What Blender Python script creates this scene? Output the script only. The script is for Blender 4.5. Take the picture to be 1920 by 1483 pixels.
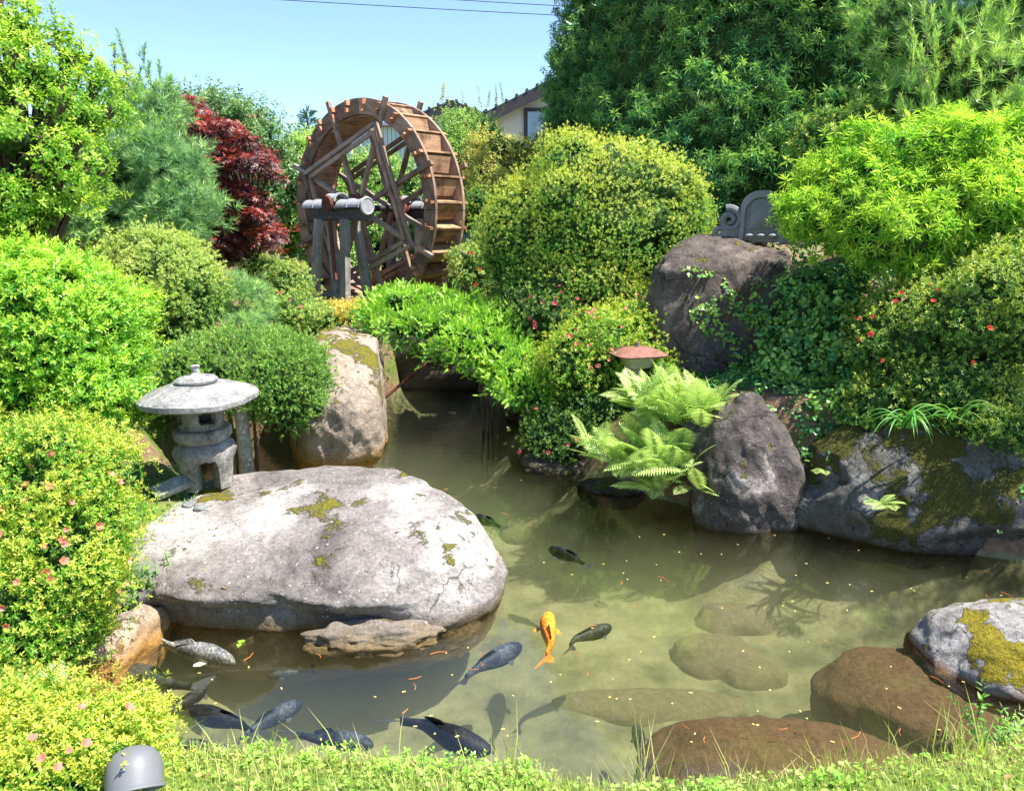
import bpy, bmesh, math, random
import numpy as np
from mathutils import Vector, Matrix
R = math.radians
rng = np.random.default_rng(7)
random.seed(7)
scene = bpy.context.scene
col = scene.collection
for o in list(bpy.data.objects):
    bpy.data.objects.remove(o)

# ------------------------------------------------------------------ camera
CAM_H, PITCH, FPX = 2.2, R(12.4), 1500.0
cam_d = bpy.data.cameras.new('camera')
cam_d.sensor_width = 36.0
cam_d.lens = 36.0 * FPX / 1920.0
cam_d.clip_start = 0.05
cam_d.clip_end = 1500
cam = bpy.data.objects.new('camera', cam_d)
col.objects.link(cam)
cam.location = (0, 0, CAM_H)
cam.rotation_euler = (R(90) - PITCH, 0, 0)
scene.camera = cam

# ------------------------------------------------------------------ sky, sun, exposure
SUN_EL, SUN_AZ = R(62), R(-15)        # azimuth measured from +X towards +Y
sdir = Vector((math.cos(SUN_EL) * math.cos(SUN_AZ), math.cos(SUN_EL) * math.sin(SUN_AZ), math.sin(SUN_EL)))
world = bpy.data.worlds.new('World')
scene.world = world
world.use_nodes = True
wn = world.node_tree
bg = wn.nodes['Background']
sky = wn.nodes.new('ShaderNodeTexSky')
sky.sky_type = 'NISHITA'
sky.sun_disc = False
sky.sun_elevation = SUN_EL
sky.sun_rotation = math.atan2(sdir.x, sdir.y)
sky.air_density = 1.0
sky.dust_density = 0.3
sky.ozone_density = 5.0
wn.links.new(sky.outputs[0], bg.inputs[0])
bg.inputs[1].default_value = 0.098
sun_d = bpy.data.lights.new('sun', 'SUN')
sun_d.energy = 4.4
sun_d.angle = R(0.55)
sun_d.color = (1.0, 0.95, 0.86)
sun = bpy.data.objects.new('sun', sun_d)
col.objects.link(sun)
sun.rotation_euler = (-sdir).to_track_quat('-Z', 'Y').to_euler()
sun.location = (6, 0, 14)
vs = scene.view_settings
vs.view_transform = 'Standard'
vs.look = 'None'
vs.exposure = 1.46
vs.gamma = 1.0
vs.use_curve_mapping = False
cy = scene.cycles
cy.max_bounces = 7
cy.diffuse_bounces = 4
cy.glossy_bounces = 3
cy.transmission_bounces = 4
cy.transparent_max_bounces = 12
cy.volume_bounces = 1
cy.caustics_reflective = False
cy.caustics_refractive = False
cy.use_denoising = True
cy.sample_clamp_indirect = 6.0

# ------------------------------------------------------------------ layout helpers
CP, SP = math.cos(PITCH), math.sin(PITCH)
def ray(px, py):
    a = (px - 960) / FPX; b = (741.5 - py) / FPX
    return Vector((a, CP + b * SP, -SP + b * CP))
def at_y(px, py, y):
    d = ray(px, py); t = y / d.y
    return Vector((d.x * t, y, CAM_H + d.z * t))
def at_z(px, py, z):
    d = ray(px, py); t = (z - CAM_H) / d.z
    return Vector((d.x * t, d.y * t, z))
def mpp(v):
    return (v.y * CP + (CAM_H - v.z) * SP) / FPX

def vnoise(p, seed=0):
    p = np.asarray(p, float)
    i = np.floor(p).astype(np.int64)
    f = p - i
    f = f * f * f * (f * (f * 6 - 15) + 10)
    out = np.zeros(len(p))
    for dx in (0, 1):
        wx = f[:, 0] if dx else 1 - f[:, 0]
        for dy in (0, 1):
            wy = f[:, 1] if dy else 1 - f[:, 1]
            for dz in (0, 1):
                wz = f[:, 2] if dz else 1 - f[:, 2]
                h = (i[:, 0] + dx) * 374761393 + (i[:, 1] + dy) * 668265263 + (i[:, 2] + dz) * 2147483647 + seed * 974711
                h = (h ^ (h >> 13)) * 1274126177
                h = (h ^ (h >> 16)) & 0xFFFF
                out += wx * wy * wz * (h / 32767.5 - 1.0)
    return out
def fbm(p, oct=4, seed=0, gain=.5):
    p = np.asarray(p, float); s = np.zeros(len(p)); a = 1.0
    for k in range(oct):
        s += a * vnoise(p * (2.03 ** k) + k * 17.3, seed + k); a *= gain
    return s
def unit(v):
    v = np.asarray(v, float)
    return v / np.maximum(np.linalg.norm(v, axis=-1, keepdims=True), 1e-9)

# ------------------------------------------------------------------ object helpers
def tag(o, label=None, cat=None, group=None, kind=None):
    if label: o['label'] = label
    if cat: o['category'] = cat
    if group: o['group'] = group
    if kind: o['kind'] = kind
    return o
def empty(name, loc, label=None, cat=None, group=None, rz=0):
    o = bpy.data.objects.new(name, None)
    col.objects.link(o)
    o.location = loc; o.rotation_euler = (0, 0, rz); o.empty_display_size = .2
    return tag(o, label, cat, group)
def link(name, me, mat=None, parent=None, world=True):
    o = bpy.data.objects.new(name, me)
    col.objects.link(o)
    if mat is not None and len(me.materials) == 0:
        me.materials.append(mat)
    if parent is not None:
        o.parent = parent
        if world:   # mesh is in world coordinates
            o.matrix_parent_inverse = (Matrix.Translation(parent.location) @ parent.rotation_euler.to_matrix().to_4x4()).inverted()
    return o
def mesh_np(name, V, T, smooth=False, attrs=None):
    V = np.ascontiguousarray(V, dtype=np.float32); T = np.ascontiguousarray(T, dtype=np.int32)
    me = bpy.data.meshes.new(name)
    n = T.shape[1]
    me.vertices.add(len(V)); me.vertices.foreach_set('co', V.ravel())
    me.loops.add(T.size); me.loops.foreach_set('vertex_index', T.ravel())
    me.polygons.add(len(T)); me.polygons.foreach_set('loop_start', np.arange(0, T.size, n, dtype=np.int32))
    if smooth:
        me.polygons.foreach_set('use_smooth', np.ones(len(T), bool))
    for k, a in (attrs or {}).items():
        at = me.attributes.new(k, 'FLOAT', 'POINT')
        at.data.foreach_set('value', np.ascontiguousarray(a, dtype=np.float32))
    me.update(calc_edges=True)
    return me
def mesh_py(name, V, F, smooth=False):
    me = bpy.data.meshes.new(name)
    me.from_pydata([tuple(v) for v in V], [], F)
    if smooth:
        me.polygons.foreach_set('use_smooth', [True] * len(me.polygons))
    me.update()
    return me
class MB:
    """collects simple shapes into one mesh"""
    def __init__(s): s.V = []; s.F = []
    def add(s, V, F):
        b = len(s.V); s.V += [Vector(v) for v in V]; s.F += [tuple(i + b for i in f) for f in F]; return s
    def box(s, c, d, rot=None, ch=0.0):
        x, y, z = d[0] / 2, d[1] / 2, d[2] / 2
        V = [Vector((sx * x, sy * y, sz * z)) for sx in (-1, 1) for sy in (-1, 1) for sz in (-1, 1)]
        if rot is not None: V = [rot @ v for v in V]
        V = [v + Vector(c) for v in V]
        return s.add(V, [(0, 1, 3, 2), (4, 6, 7, 5), (0, 4, 5, 1), (2, 3, 7, 6), (0, 2, 6, 4), (1, 5, 7, 3)])
    def tube(s, pts, rad, n=8, cap=True):
        pts = [Vector(p) for p in pts]
        if not hasattr(rad, '__len__'): rad = [rad] * len(pts)
        rings = []; up = None
        for i, p in enumerate(pts):
            t = (pts[min(i + 1, len(pts) - 1)] - pts[max(i - 1, 0)]).normalized()
            if up is None:
                up = Vector((0, 0, 1)) if abs(t.z) < .9 else Vector((1, 0, 0))
            a = t.cross(up).normalized(); b = a.cross(t).normalized(); up = b
            rings.append([p + rad[i] * (math.cos(2 * math.pi * k / n) * a + math.sin(2 * math.pi * k / n) * b) for k in range(n)])
        V = [v for r in rings for v in r]; F = []
        for i in range(len(pts) - 1):
            for k in range(n):
                F.append((i * n + k, i * n + (k + 1) % n, (i + 1) * n + (k + 1) % n, (i + 1) * n + k))
        if cap:
            F.append(tuple(range(n - 1, -1, -1))); F.append(tuple((len(pts) - 1) * n + k for k in range(n)))
        return s.add(V, F)
    def lathe(s, prof, n=32, c=(0, 0, 0)):
        V = []; F = []
        for r, z in prof:
            for k in range(n):
                a = 2 * math.pi * k / n; V.append((c[0] + r * math.cos(a), c[1] + r * math.sin(a), c[2] + z))
        for i in range(len(prof) - 1):
            for k in range(n):
                F.append((i * n + k, i * n + (k + 1) % n, (i + 1) * n + (k + 1) % n, (i + 1) * n + k))
        return s.add(V, F)
    def prism(s, outline, y0, y1):     # outline in local X-Z, extruded along Y
        n = len(outline)
        V = [(x, y0, z) for x, z in outline] + [(x, y1, z) for x, z in outline]
        F = [tuple(range(n)), tuple(range(2 * n - 1, n - 1, -1))]
        F += [(i, i + n, (i + 1) % n + n, (i + 1) % n) for i in range(n)]
        return s.add(V, F)
    def mesh(s, name, smooth=False, bevel=0.0, angle=40):
        me = mesh_py(name, s.V, s.F, False)
        if bevel > 0 or smooth:
            bm = bmesh.new(); bm.from_mesh(me)
            bmesh.ops.recalc_face_normals(bm, faces=bm.faces)
            if bevel > 0:
                es = [e for e in bm.edges if len(e.link_faces) == 2 and e.calc_face_angle(0) > R(angle)]
                bmesh.ops.bevel(bm, geom=es, offset=bevel, segments=2, profile=.6, affect='EDGES', clamp_overlap=True)
            bm.to_mesh(me); bm.free()
            if smooth:
                me.polygons.foreach_set('use_smooth', [True] * len(me.polygons))
                try: me.set_sharp_from_angle(angle=R(angle))
                except Exception: pass
        return me
    def build(s, name, mat, parent=None, smooth=False, bevel=0.0, world=True, angle=40):
        return link(name, s.mesh(name, smooth, bevel, angle), mat, parent, world)

# ------------------------------------------------------------------ materials
def newmat(name):
    m = bpy.data.materials.new(name); m.use_nodes = True
    nt = m.node_tree
    for n in list(nt.nodes): nt.nodes.remove(n)
    out = nt.nodes.new('ShaderNodeOutputMaterial')
    return m, nt, out
def N(nt, typ, **kw):
    n = nt.nodes.new(typ)
    for k, v in kw.items():
        if k.startswith('i_'):
            key = k[2:]
            n.inputs[int(key) if key.isdigit() else key].default_value = v
        else: setattr(n, k, v)
    return n
def ramp(nt, fac, stops, interp='LINEAR'):
    r = nt.nodes.new('ShaderNodeValToRGB'); e = r.color_ramp.elements
    r.color_ramp.interpolation = interp
    while len(e) < len(stops): e.new(.5)
    for i, (p, c) in enumerate(stops):
        e[i].position = p
        e[i].color = (*c, 1) if hasattr(c, '__len__') else (c, c, c, 1)
    nt.links.new(fac, r.inputs[0]); return r.outputs[0]
def mixc(nt, fac, a, b, mode='MIX'):
    m = nt.nodes.new('ShaderNodeMix'); m.data_type = 'RGBA'; m.blend_type = mode
    for s, v in ((m.inputs[0], fac), (m.inputs[6], a), (m.inputs[7], b)):
        if hasattr(v, 'is_output'): nt.links.new(v, s)
        else: s.default_value = (*v, 1) if hasattr(v, '__len__') else v
    return m.outputs[2]
def math_n(nt, op, a, b=None, clamp=False):
    m = nt.nodes.new('ShaderNodeMath'); m.operation = op; m.use_clamp = clamp
    for s, v in ((m.inputs[0], a), (m.inputs[1], b)):
        if v is None: continue
        if hasattr(v, 'is_output'): nt.links.new(v, s)
        else: s.default_value = v
    return m.outputs[0]
def noise(nt, scale, detail=4, rough=.55, coord=None, dist=0.0):
    n = N(nt, 'ShaderNodeTexNoise'); n.inputs['Scale'].default_value = scale; n.inputs['Detail'].default_value = detail
    n.inputs['Roughness'].default_value = rough; n.inputs['Distortion'].default_value = dist
    if coord is not None: nt.links.new(coord, n.inputs['Vector'])
    return n.outputs[0]

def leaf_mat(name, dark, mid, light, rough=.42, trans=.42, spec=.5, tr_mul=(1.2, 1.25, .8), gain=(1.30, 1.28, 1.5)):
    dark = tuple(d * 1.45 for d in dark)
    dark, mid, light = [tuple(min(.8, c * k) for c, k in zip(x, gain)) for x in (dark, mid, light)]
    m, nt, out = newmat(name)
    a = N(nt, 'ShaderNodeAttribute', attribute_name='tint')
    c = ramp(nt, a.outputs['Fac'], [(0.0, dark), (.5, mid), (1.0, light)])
    p = N(nt, 'ShaderNodeBsdfPrincipled'); p.inputs['Roughness'].default_value = rough
    p.inputs['Specular IOR Level'].default_value = spec
    nt.links.new(c, p.inputs['Base Color'])
    t = N(nt, 'ShaderNodeBsdfTranslucent')
    nt.links.new(mixc(nt, 1.0, c, tr_mul, 'MULTIPLY'), t.inputs[0])
    mx = N(nt, 'ShaderNodeMixShader'); mx.inputs[0].default_value = trans
    nt.links.new(p.outputs[0], mx.inputs[1]); nt.links.new(t.outputs[0], mx.inputs[2])
    nt.links.new(mx.outputs[0], out.inputs[0])
    return m
def plain(name, c, rough=.7, spec=.4, var=.25, scale=8, bump=.0, metal=0.0):
    m, nt, out = newmat(name)
    tc = N(nt, 'ShaderNodeTexCoord')
    n = noise(nt, scale, 5, .6, tc.outputs['Object'])
    c1 = tuple(x * (1 - var) for x in c); c2 = tuple(min(1, x * (1 + var)) for x in c)
    cc = ramp(nt, n, [(.3, c1), (.7, c2)])
    p = N(nt, 'ShaderNodeBsdfPrincipled'); p.inputs['Roughness'].default_value = rough
    p.inputs['Specular IOR Level'].default_value = spec; p.inputs['Metallic'].default_value = metal
    nt.links.new(cc, p.inputs['Base Color'])
    if bump:
        b = N(nt, 'ShaderNodeBump'); b.inputs['Strength'].default_value = bump; b.inputs['Distance'].default_value = .01
        nt.links.new(noise(nt, scale * 6, 4, .6, tc.outputs['Object']), b.inputs['Height'])
        nt.links.new(b.outputs[0], p.inputs['Normal'])
    nt.links.new(p.outputs[0], out.inputs[0]); return m
def rock_mat(name, light, mid, dark, patch=1.4, patch_lo=.42, patch_hi=.58, speck=.5, moss=0.0, moss_scale=3.0, moss_col=((.10, .10, .012), (.26, .22, .02)),
             wet=(.10, .065, .03), wet_top=.05, bump=.6, seed=0.0, spots=(), moss_spots=()):
    """granite: bleached and lichen-dark patches, white crystals, moss cushions, algae below and at the water line"""
    m, nt, out = newmat(name)
    g = N(nt, 'ShaderNodeNewGeometry')
    mp = N(nt, 'ShaderNodeMapping'); mp.inputs['Location'].default_value = (seed, seed * .7, -seed)
    nt.links.new(g.outputs['Position'], mp.inputs[0]); P = mp.outputs[0]
    big = noise(nt, patch, 6, .62, P, .6)
    for (x_, y_, r_, amp_) in spots:        # bleached (+) or lichened (-) areas of this stone
        vd = N(nt, 'ShaderNodeVectorMath', operation='DISTANCE'); fl_ = N(nt, 'ShaderNodeVectorMath', operation='MULTIPLY'); fl_.inputs[1].default_value = (1, 1, 0)
        nt.links.new(g.outputs['Position'], fl_.inputs[0]); nt.links.new(fl_.outputs[0], vd.inputs[0]); vd.inputs[1].default_value = (x_, y_, 0)
        w_ = N(nt, 'ShaderNodeMapRange'); w_.interpolation_type = 'SMOOTHSTEP'; w_.inputs['From Min'].default_value = r_; w_.inputs['From Max'].default_value = r_ * .25; w_.inputs['To Max'].default_value = amp_
        nt.links.new(vd.outputs['Value'], w_.inputs['Value']); big = math_n(nt, 'ADD', big, w_.outputs[0])
    c = ramp(nt, big, [(patch_lo - .1, dark), (patch_lo + .03, mid), (patch_hi, mid), (patch_hi + .17, light)])
    fine = noise(nt, 46, 4, .75, P)
    mid_n = noise(nt, 11, 6, .7, P)
    c = mixc(nt, .8, c, ramp(nt, mid_n, [(.28, .50), (.5, 1.0), (.74, 1.35)]), 'MULTIPLY')
    c = mixc(nt, .75, c, ramp(nt, fine, [(.3, .42), (.5, .98), (.72, 1.4)]), 'MULTIPLY')
    vor = N(nt, 'ShaderNodeTexVoronoi'); vor.inputs['Scale'].default_value = 48; nt.links.new(P, vor.inputs['Vector'])
    sp = ramp(nt, vor.outputs['Distance'], [(.20, 1.0), (.34, 0.0)])
    gate = ramp(nt, noise(nt, 26, 2, .5, P), [(.58, 0.0), (.70, 1.0)])
    spk = math_n(nt, 'MULTIPLY', math_n(nt, 'MULTIPLY', sp, gate), speck)
    c = mixc(nt, spk, c, (.78, .76, .72))
    wp = N(nt, 'ShaderNodeVectorMath', operation='ADD'); nz_ = N(nt, 'ShaderNodeTexNoise'); nz_.inputs['Scale'].default_value = 3.0; nz_.inputs['Detail'].default_value = 6
    nt.links.new(P, nz_.inputs['Vector']); sc_n = N(nt, 'ShaderNodeVectorMath', operation='SCALE'); sc_n.inputs['Scale'].default_value = .55
    nt.links.new(nz_.outputs['Color'], sc_n.inputs[0]); nt.links.new(P, wp.inputs[0]); nt.links.new(sc_n.outputs[0], wp.inputs[1])
    ve = N(nt, 'ShaderNodeTexVoronoi', feature='DISTANCE_TO_EDGE'); ve.inputs['Scale'].default_value = 1.15; nt.links.new(wp.outputs[0], ve.inputs['Vector'])
    ck = math_n(nt, 'MULTIPLY', ramp(nt, ve.outputs['Distance'], [(.002, 1.0), (.012, 0.0)]), ramp(nt, noise(nt, 1.7, 2, .5, P), [(.48, 0.0), (.56, .8)]))
    c = mixc(nt, ck, c, tuple(x * .35 for x in dark))
    mossk = None
    if moss > 0:
        sx = N(nt, 'ShaderNodeSeparateXYZ'); nt.links.new(g.outputs['Normal'], sx.inputs[0])
        mn = noise(nt, moss_scale, 7, .68, P, .3)
        ms = math_n(nt, 'ADD', mn, math_n(nt, 'MULTIPLY', sx.outputs[2], .10))
        for (x_, y_, r_, amp_) in moss_spots:
            vd = N(nt, 'ShaderNodeVectorMath', operation='DISTANCE'); fl_ = N(nt, 'ShaderNodeVectorMath', operation='MULTIPLY'); fl_.inputs[1].default_value = (1, 1, 0)
            nt.links.new(g.outputs['Position'], fl_.inputs[0]); nt.links.new(fl_.outputs[0], vd.inputs[0]); vd.inputs[1].default_value = (x_, y_, 0)
            w_ = N(nt, 'ShaderNodeMapRange'); w_.interpolation_type = 'SMOOTHSTEP'; w_.inputs['From Min'].default_value = r_; w_.inputs['From Max'].default_value = r_ * .3; w_.inputs['To Max'].default_value = amp_
            nt.links.new(vd.outputs['Value'], w_.inputs['Value']); ms = math_n(nt, 'ADD', ms, w_.outputs[0])
        mk = ramp(nt, ms, [(.70 - moss * .2, 0.0), (.74 - moss * .2, 1.0)])
        mc = ramp(nt, noise(nt, 60, 3, .7, P), [(.3, moss_col[0]), (.7, moss_col[1])])
        c = mixc(nt, mk, c, mc); mossk = mk
    sz = N(nt, 'ShaderNodeSeparateXYZ'); nt.links.new(g.outputs['Position'], sz.inputs[0])
    wl = math_n(nt, 'ADD', sz.outputs[2], math_n(nt, 'MULTIPLY', math_n(nt, 'SUBTRACT', noise(nt, 5, 4, .6, P), .5), .10))
    wm = ramp(nt, wl, [(0.0, 1.0), (max(wet_top, .002), 0.0)])
    wc = ramp(nt, noise(nt, 30, 4, .7, P), [(.3, tuple(x * .6 for x in wet)), (.7, tuple(x * 1.35 for x in wet))])
    c = mixc(nt, wm, c, wc)
    p = N(nt, 'ShaderNodeBsdfPrincipled')
    nt.links.new(c, p.inputs['Base Color'])
    p.inputs['Roughness'].default_value = .86
    p.inputs['Specular IOR Level'].default_value = .3
    b1 = N(nt, 'ShaderNodeBump'); b1.inputs['Strength'].default_value = bump; b1.inputs['Distance'].default_value = .06
    nt.links.new(noise(nt, 9, 8, .68, P), b1.inputs['Height'])
    b2 = N(nt, 'ShaderNodeBump'); b2.inputs['Strength'].default_value = bump * .7; b2.inputs['Distance'].default_value = .016
    nt.links.new(fine, b2.inputs['Height']); nt.links.new(b1.outputs[0], b2.inputs['Normal'])
    last = b2
    if mossk is not None:
        b3 = N(nt, 'ShaderNodeBump'); b3.inputs['Strength'].default_value = .9; b3.inputs['Distance'].default_value = .03
        nt.links.new(math_n(nt, 'MULTIPLY', mossk, math_n(nt, 'ADD', noise(nt, 55, 3, .7, P), .6)), b3.inputs['Height']); nt.links.new(b2.outputs[0], b3.inputs['Normal']); last = b3
    nt.links.new(last.outputs[0], p.inputs['Normal'])
    nt.links.new(p.outputs[0], out.inputs[0])
    return m
def wood_mat(name, c1, c2, stain=(.03, .02, .015), stain_amt=.5, rough=.75, axis_scale=(2.2, 26, 26)):
    m, nt, out = newmat(name)
    tc = N(nt, 'ShaderNodeTexCoord'); oi = N(nt, 'ShaderNodeObjectInfo')
    ad = N(nt, 'ShaderNodeVectorMath', operation='ADD'); nt.links.new(tc.outputs['Object'], ad.inputs[0])
    cb = N(nt, 'ShaderNodeCombineXYZ'); r10 = math_n(nt, 'MULTIPLY', oi.outputs['Random'], 31.0)
    for k in range(3): nt.links.new(r10, cb.inputs[k])
    nt.links.new(cb.outputs[0], ad.inputs[1])
    mp = N(nt, 'ShaderNodeMapping'); mp.inputs['Scale'].default_value = axis_scale; nt.links.new(ad.outputs[0], mp.inputs[0])
    gr = noise(nt, 1.0, 6, .65, mp.outputs[0], .4)
    c = ramp(nt, gr, [(.28, c1), (.72, c2)])
    st = ramp(nt, noise(nt, 4.5, 5, .62, ad.outputs[0]), [(.50, 0.0), (.68, stain_amt)])
    c = mixc(nt, st, c, stain)
    v = math_n(nt, 'ADD', math_n(nt, 'MULTIPLY', oi.outputs['Random'], .6), .7)
    hs = N(nt, 'ShaderNodeHueSaturation'); nt.links.new(v, hs.inputs['Value']); nt.links.new(c, hs.inputs['Color'])
    p = N(nt, 'ShaderNodeBsdfPrincipled'); nt.links.new(hs.outputs[0], p.inputs['Base Color'])
    p.inputs['Roughness'].default_value = rough; p.inputs['Specular IOR Level'].default_value = .3
    b = N(nt, 'ShaderNodeBump'); b.inputs['Strength'].default_value = .5; b.inputs['Distance'].default_value = .006
    nt.links.new(gr, b.inputs['Height']); nt.links.new(b.outputs[0], p.inputs['Normal'])
    nt.links.new(p.outputs[0], out.inputs[0]); return m

M = {}
# foliage: dark / mid / new growth
M['az_bright'] = leaf_mat('azalea_bright', (.07, .16, .012), (.22, .36, .022), (.46, .50, .05))
M['az_mid'] = leaf_mat('azalea_mid', (.035, .10, .018), (.10, .23, .03), (.36, .42, .06))
M['az_dome'] = leaf_mat('azalea_dome', (.045, .14, .02), (.17, .32, .035), (.48, .50, .07))
M['az_pale'] = leaf_mat('azalea_pale', (.07, .16, .03), (.20, .33, .055), (.42, .47, .11))
M['az_front'] = leaf_mat('azalea_front', (.05, .16, .015), (.18, .36, .028), (.44, .46, .06))
M['az_dark'] = leaf_mat('azalea_dark', (.025, .07, .015), (.06, .15, .025), (.18, .28, .04))
M['euonymus'] = leaf_mat('euonymus', (.05, .18, .025), (.17, .38, .03), (.40, .55, .05), rough=.36, spec=.55)
M['juniper'] = leaf_mat('juniper', (.03, .11, .03), (.09, .24, .04), (.24, .38, .06), trans=.2)
M['yew'] = leaf_mat('yew', (.05, .16, .02), (.14, .34, .03), (.32, .52, .05), trans=.25)
M['pine'] = leaf_mat('pine', (.06, .16, .06), (.16, .31, .10), (.32, .48, .14), trans=.25)
M['pine_young'] = leaf_mat('pine_young', (.08, .20, .05), (.20, .38, .08), (.44, .58, .13), trans=.3)
M['decid'] = leaf_mat('broad_leaf', (.08, .20, .02), (.21, .38, .03), (.42, .54, .06), trans=.48)
M['bg_dark'] = leaf_mat('bg_leaf_dark', (.03, .09, .03), (.07, .17, .05), (.20, .30, .10))
M['bg_mid'] = leaf_mat('bg_leaf_mid', (.07, .17, .03), (.18, .33, .06), (.36, .48, .11))
M['bg_yellow'] = leaf_mat('bg_leaf_yellow', (.14, .19, .03), (.32, .36, .07), (.52, .46, .11))
M['conifer'] = leaf_mat('conifer', (.02, .07, .045), (.05, .14, .08), (.10, .22, .11), trans=.12)
M['maple'] = leaf_mat('maple_red', (.055, .024, .030), (.105, .034, .040), (.36, .062, .040), rough=.40, trans=.25, spec=.6, tr_mul=(1.3, .9, .7), gain=(1, 1, 1))
M['podo'] = leaf_mat('podocarpus', (.035, .13, .045), (.085, .25, .07), (.26, .44, .09), rough=.36, spec=.5, trans=.30)
M['podo_bright'] = leaf_mat('podocarpus_bright', (.07, .23, .02), (.20, .41, .03), (.40, .56, .06), rough=.38, spec=.45)
M['fern'] = leaf_mat('fern', (.11, .25, .045), (.32, .45, .11), (.50, .58, .20), trans=.35)
M['iris'] = leaf_mat('strap_leaf', (.03, .13, .02), (.08, .24, .03), (.16, .35, .06), trans=.3)
M['ivy'] = leaf_mat('ivy', (.02, .10, .025), (.06, .20, .04), (.24, .40, .05), trans=.25)
M['spiraea'] = leaf_mat('golden_leaf', (.16, .22, .03), (.46, .38, .07), (.66, .46, .10))
M['weed'] = leaf_mat('weed', (.06, .18, .03), (.15, .32, .06), (.28, .44, .10))
M['grass'] = leaf_mat('grass_blade', (.16, .24, .04), (.38, .43, .10), (.62, .56, .24), trans=.4)
M['clover'] = leaf_mat('clover', (.12, .28, .03), (.28, .46, .06), (.46, .58, .14), trans=.4)
M['pink'] = leaf_mat('blossom_pink', (.55, .06, .12), (.75, .12, .20), (.85, .26, .30), trans=.4, tr_mul=(1.1, .9, .9), gain=(1, 1, 1))
M['salmon'] = leaf_mat('blossom_salmon', (.55, .16, .08), (.74, .27, .18), (.85, .45, .36), trans=.4, tr_mul=(1.1, .9, .9), gain=(1, 1, 1))
M['redflower'] = leaf_mat('blossom_red', (.60, .05, .03), (.78, .11, .06), (.85, .22, .14), trans=.4, tr_mul=(1.1, .9, .9), gain=(1, 1, 1))
M['twig'] = plain('twig_dark', (.035, .028, .018), .9, .1)
M['core'] = plain('dark_core', (.035, .07, .018), .9, .1, .8, 30, .6)  # solid dark core, added to block light and sight between the leaves
M['bark'] = plain('bark', (.10, .075, .055), .9, .2, .4, 6, .8)
M['bark_pine'] = plain('bark_pine', (.16, .10, .075), .9, .2, .45, 7, .9)
# stone
M['granite'] = rock_mat('granite_boulder', (.43, .392, .365), (.215, .190, .178), (.115, .10, .094), patch=1.7, patch_lo=.42, patch_hi=.52, speck=.85, moss=.14, moss_scale=2.3, wet=(.17, .12, .06), wet_top=.10, seed=3.1, spots=[(-2.0, 4.45, .55, .16), (-1.35, 4.75, .55, .13), (-.75, 4.75, .4, .12), (-.28, 4.5, .45, .16), (-1.2, 4.15, .55, -.08), (-1.1, 5.35, .5, -.06)])
M['granite_tan'] = rock_mat('granite_tan', (.48, .38, .30), (.32, .255, .20), (.13, .115, .105), patch=1.7, patch_lo=.40, patch_hi=.52, speck=.3, moss=.5, moss_scale=2.6, wet=(.36, .19, .05), wet_top=.16, seed=9.4)
M['granite_dark'] = rock_mat('granite_dark', (.44, .40, .375), (.105, .088, .082), (.032, .027, .025), patch=3.6, patch_lo=.44, patch_hi=.56, speck=.5, moss=.26, moss_scale=3.4, wet=(.08, .06, .035), wet_top=.05, bump=.9, seed=5.2)
M['granite_brown'] = rock_mat('granite_brown', (.25, .205, .18), (.11, .088, .076), (.042, .034, .03), patch=1.9, patch_lo=.43, patch_hi=.58, speck=.35, moss=.10, moss_scale=3.0, bump=.9, seed=15.2)
M['granite_mossy'] = rock_mat('granite_mossy', (.33, .315, .29), (.13, .122, .108), (.04, .038, .032), patch=2.0, patch_lo=.38, patch_hi=.50, speck=.2, moss=.80, moss_scale=2.2, moss_col=((.05, .055, .008), (.13, .12, .018)), wet=(.05, .04, .025), wet_top=.06, bump=.9, seed=21.0)  # mossy stone, its tones darkened to put the bank's shade into the colour
M['granite_white'] = rock_mat('granite_white', (.66, .63, .59), (.33, .305, .29), (.17, .155, .145), patch=4.0, patch_lo=.40, patch_hi=.52, speck=.6, moss=.20, moss_scale=5.0, moss_col=((.14, .12, .01), (.40, .32, .02)), wet=(.24, .135, .06), wet_top=.05, bump=.9, seed=2.0, moss_spots=[(2.36, 3.74, .13, .15), (2.34, 3.60, .13, .16), (2.36, 3.46, .12, .16), (2.42, 3.34, .11, .15)])
M['channel'] = rock_mat('channel_stone', (.20, .16, .12), (.10, .08, .06), (.05, .04, .03), speck=.1, moss=.1, wet=(.05, .04, .025), seed=12.0)
M['silt_rock'] = rock_mat('silted_stone', (.115, .066, .034), (.10, .057, .029), (.085, .048, .025), patch=6, speck=0.0, moss=0, wet=(.11, .063, .031), wet_top=.01, bump=.5, seed=1.0)
M['silt_bed'] = rock_mat('silted_bed_stone', (.19, .165, .085), (.155, .13, .065), (.12, .10, .05), patch=5, speck=0.0, moss=0, wet=(.16, .135, .068), wet_top=.01, bump=.5, seed=6.0)
M['lantern'] = rock_mat('lantern_stone', (.36, .35, .33), (.225, .212, .19), (.135, .122, .10), patch=5.0, patch_lo=.40, patch_hi=.52, speck=.25, moss=0, wet=(.2, .2, .2), wet_top=.001, bump=.45, seed=7.0)
M['lantern_roof'] = rock_mat('lantern_roof_stone', (.36, .352, .345), (.245, .24, .235), (.13, .126, .122), patch=7.0, patch_lo=.34, patch_hi=.46, speck=.3, moss=0, wet=(.2, .2, .2), wet_top=.001, bump=.5, seed=4.0)
M['slab'] = rock_mat('slab_stone', (.34, .36, .35), (.22, .235, .23), (.13, .14, .135), patch=5, speck=.1, wet=(.2, .2, .2), wet_top=.001, seed=8.0)
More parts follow.
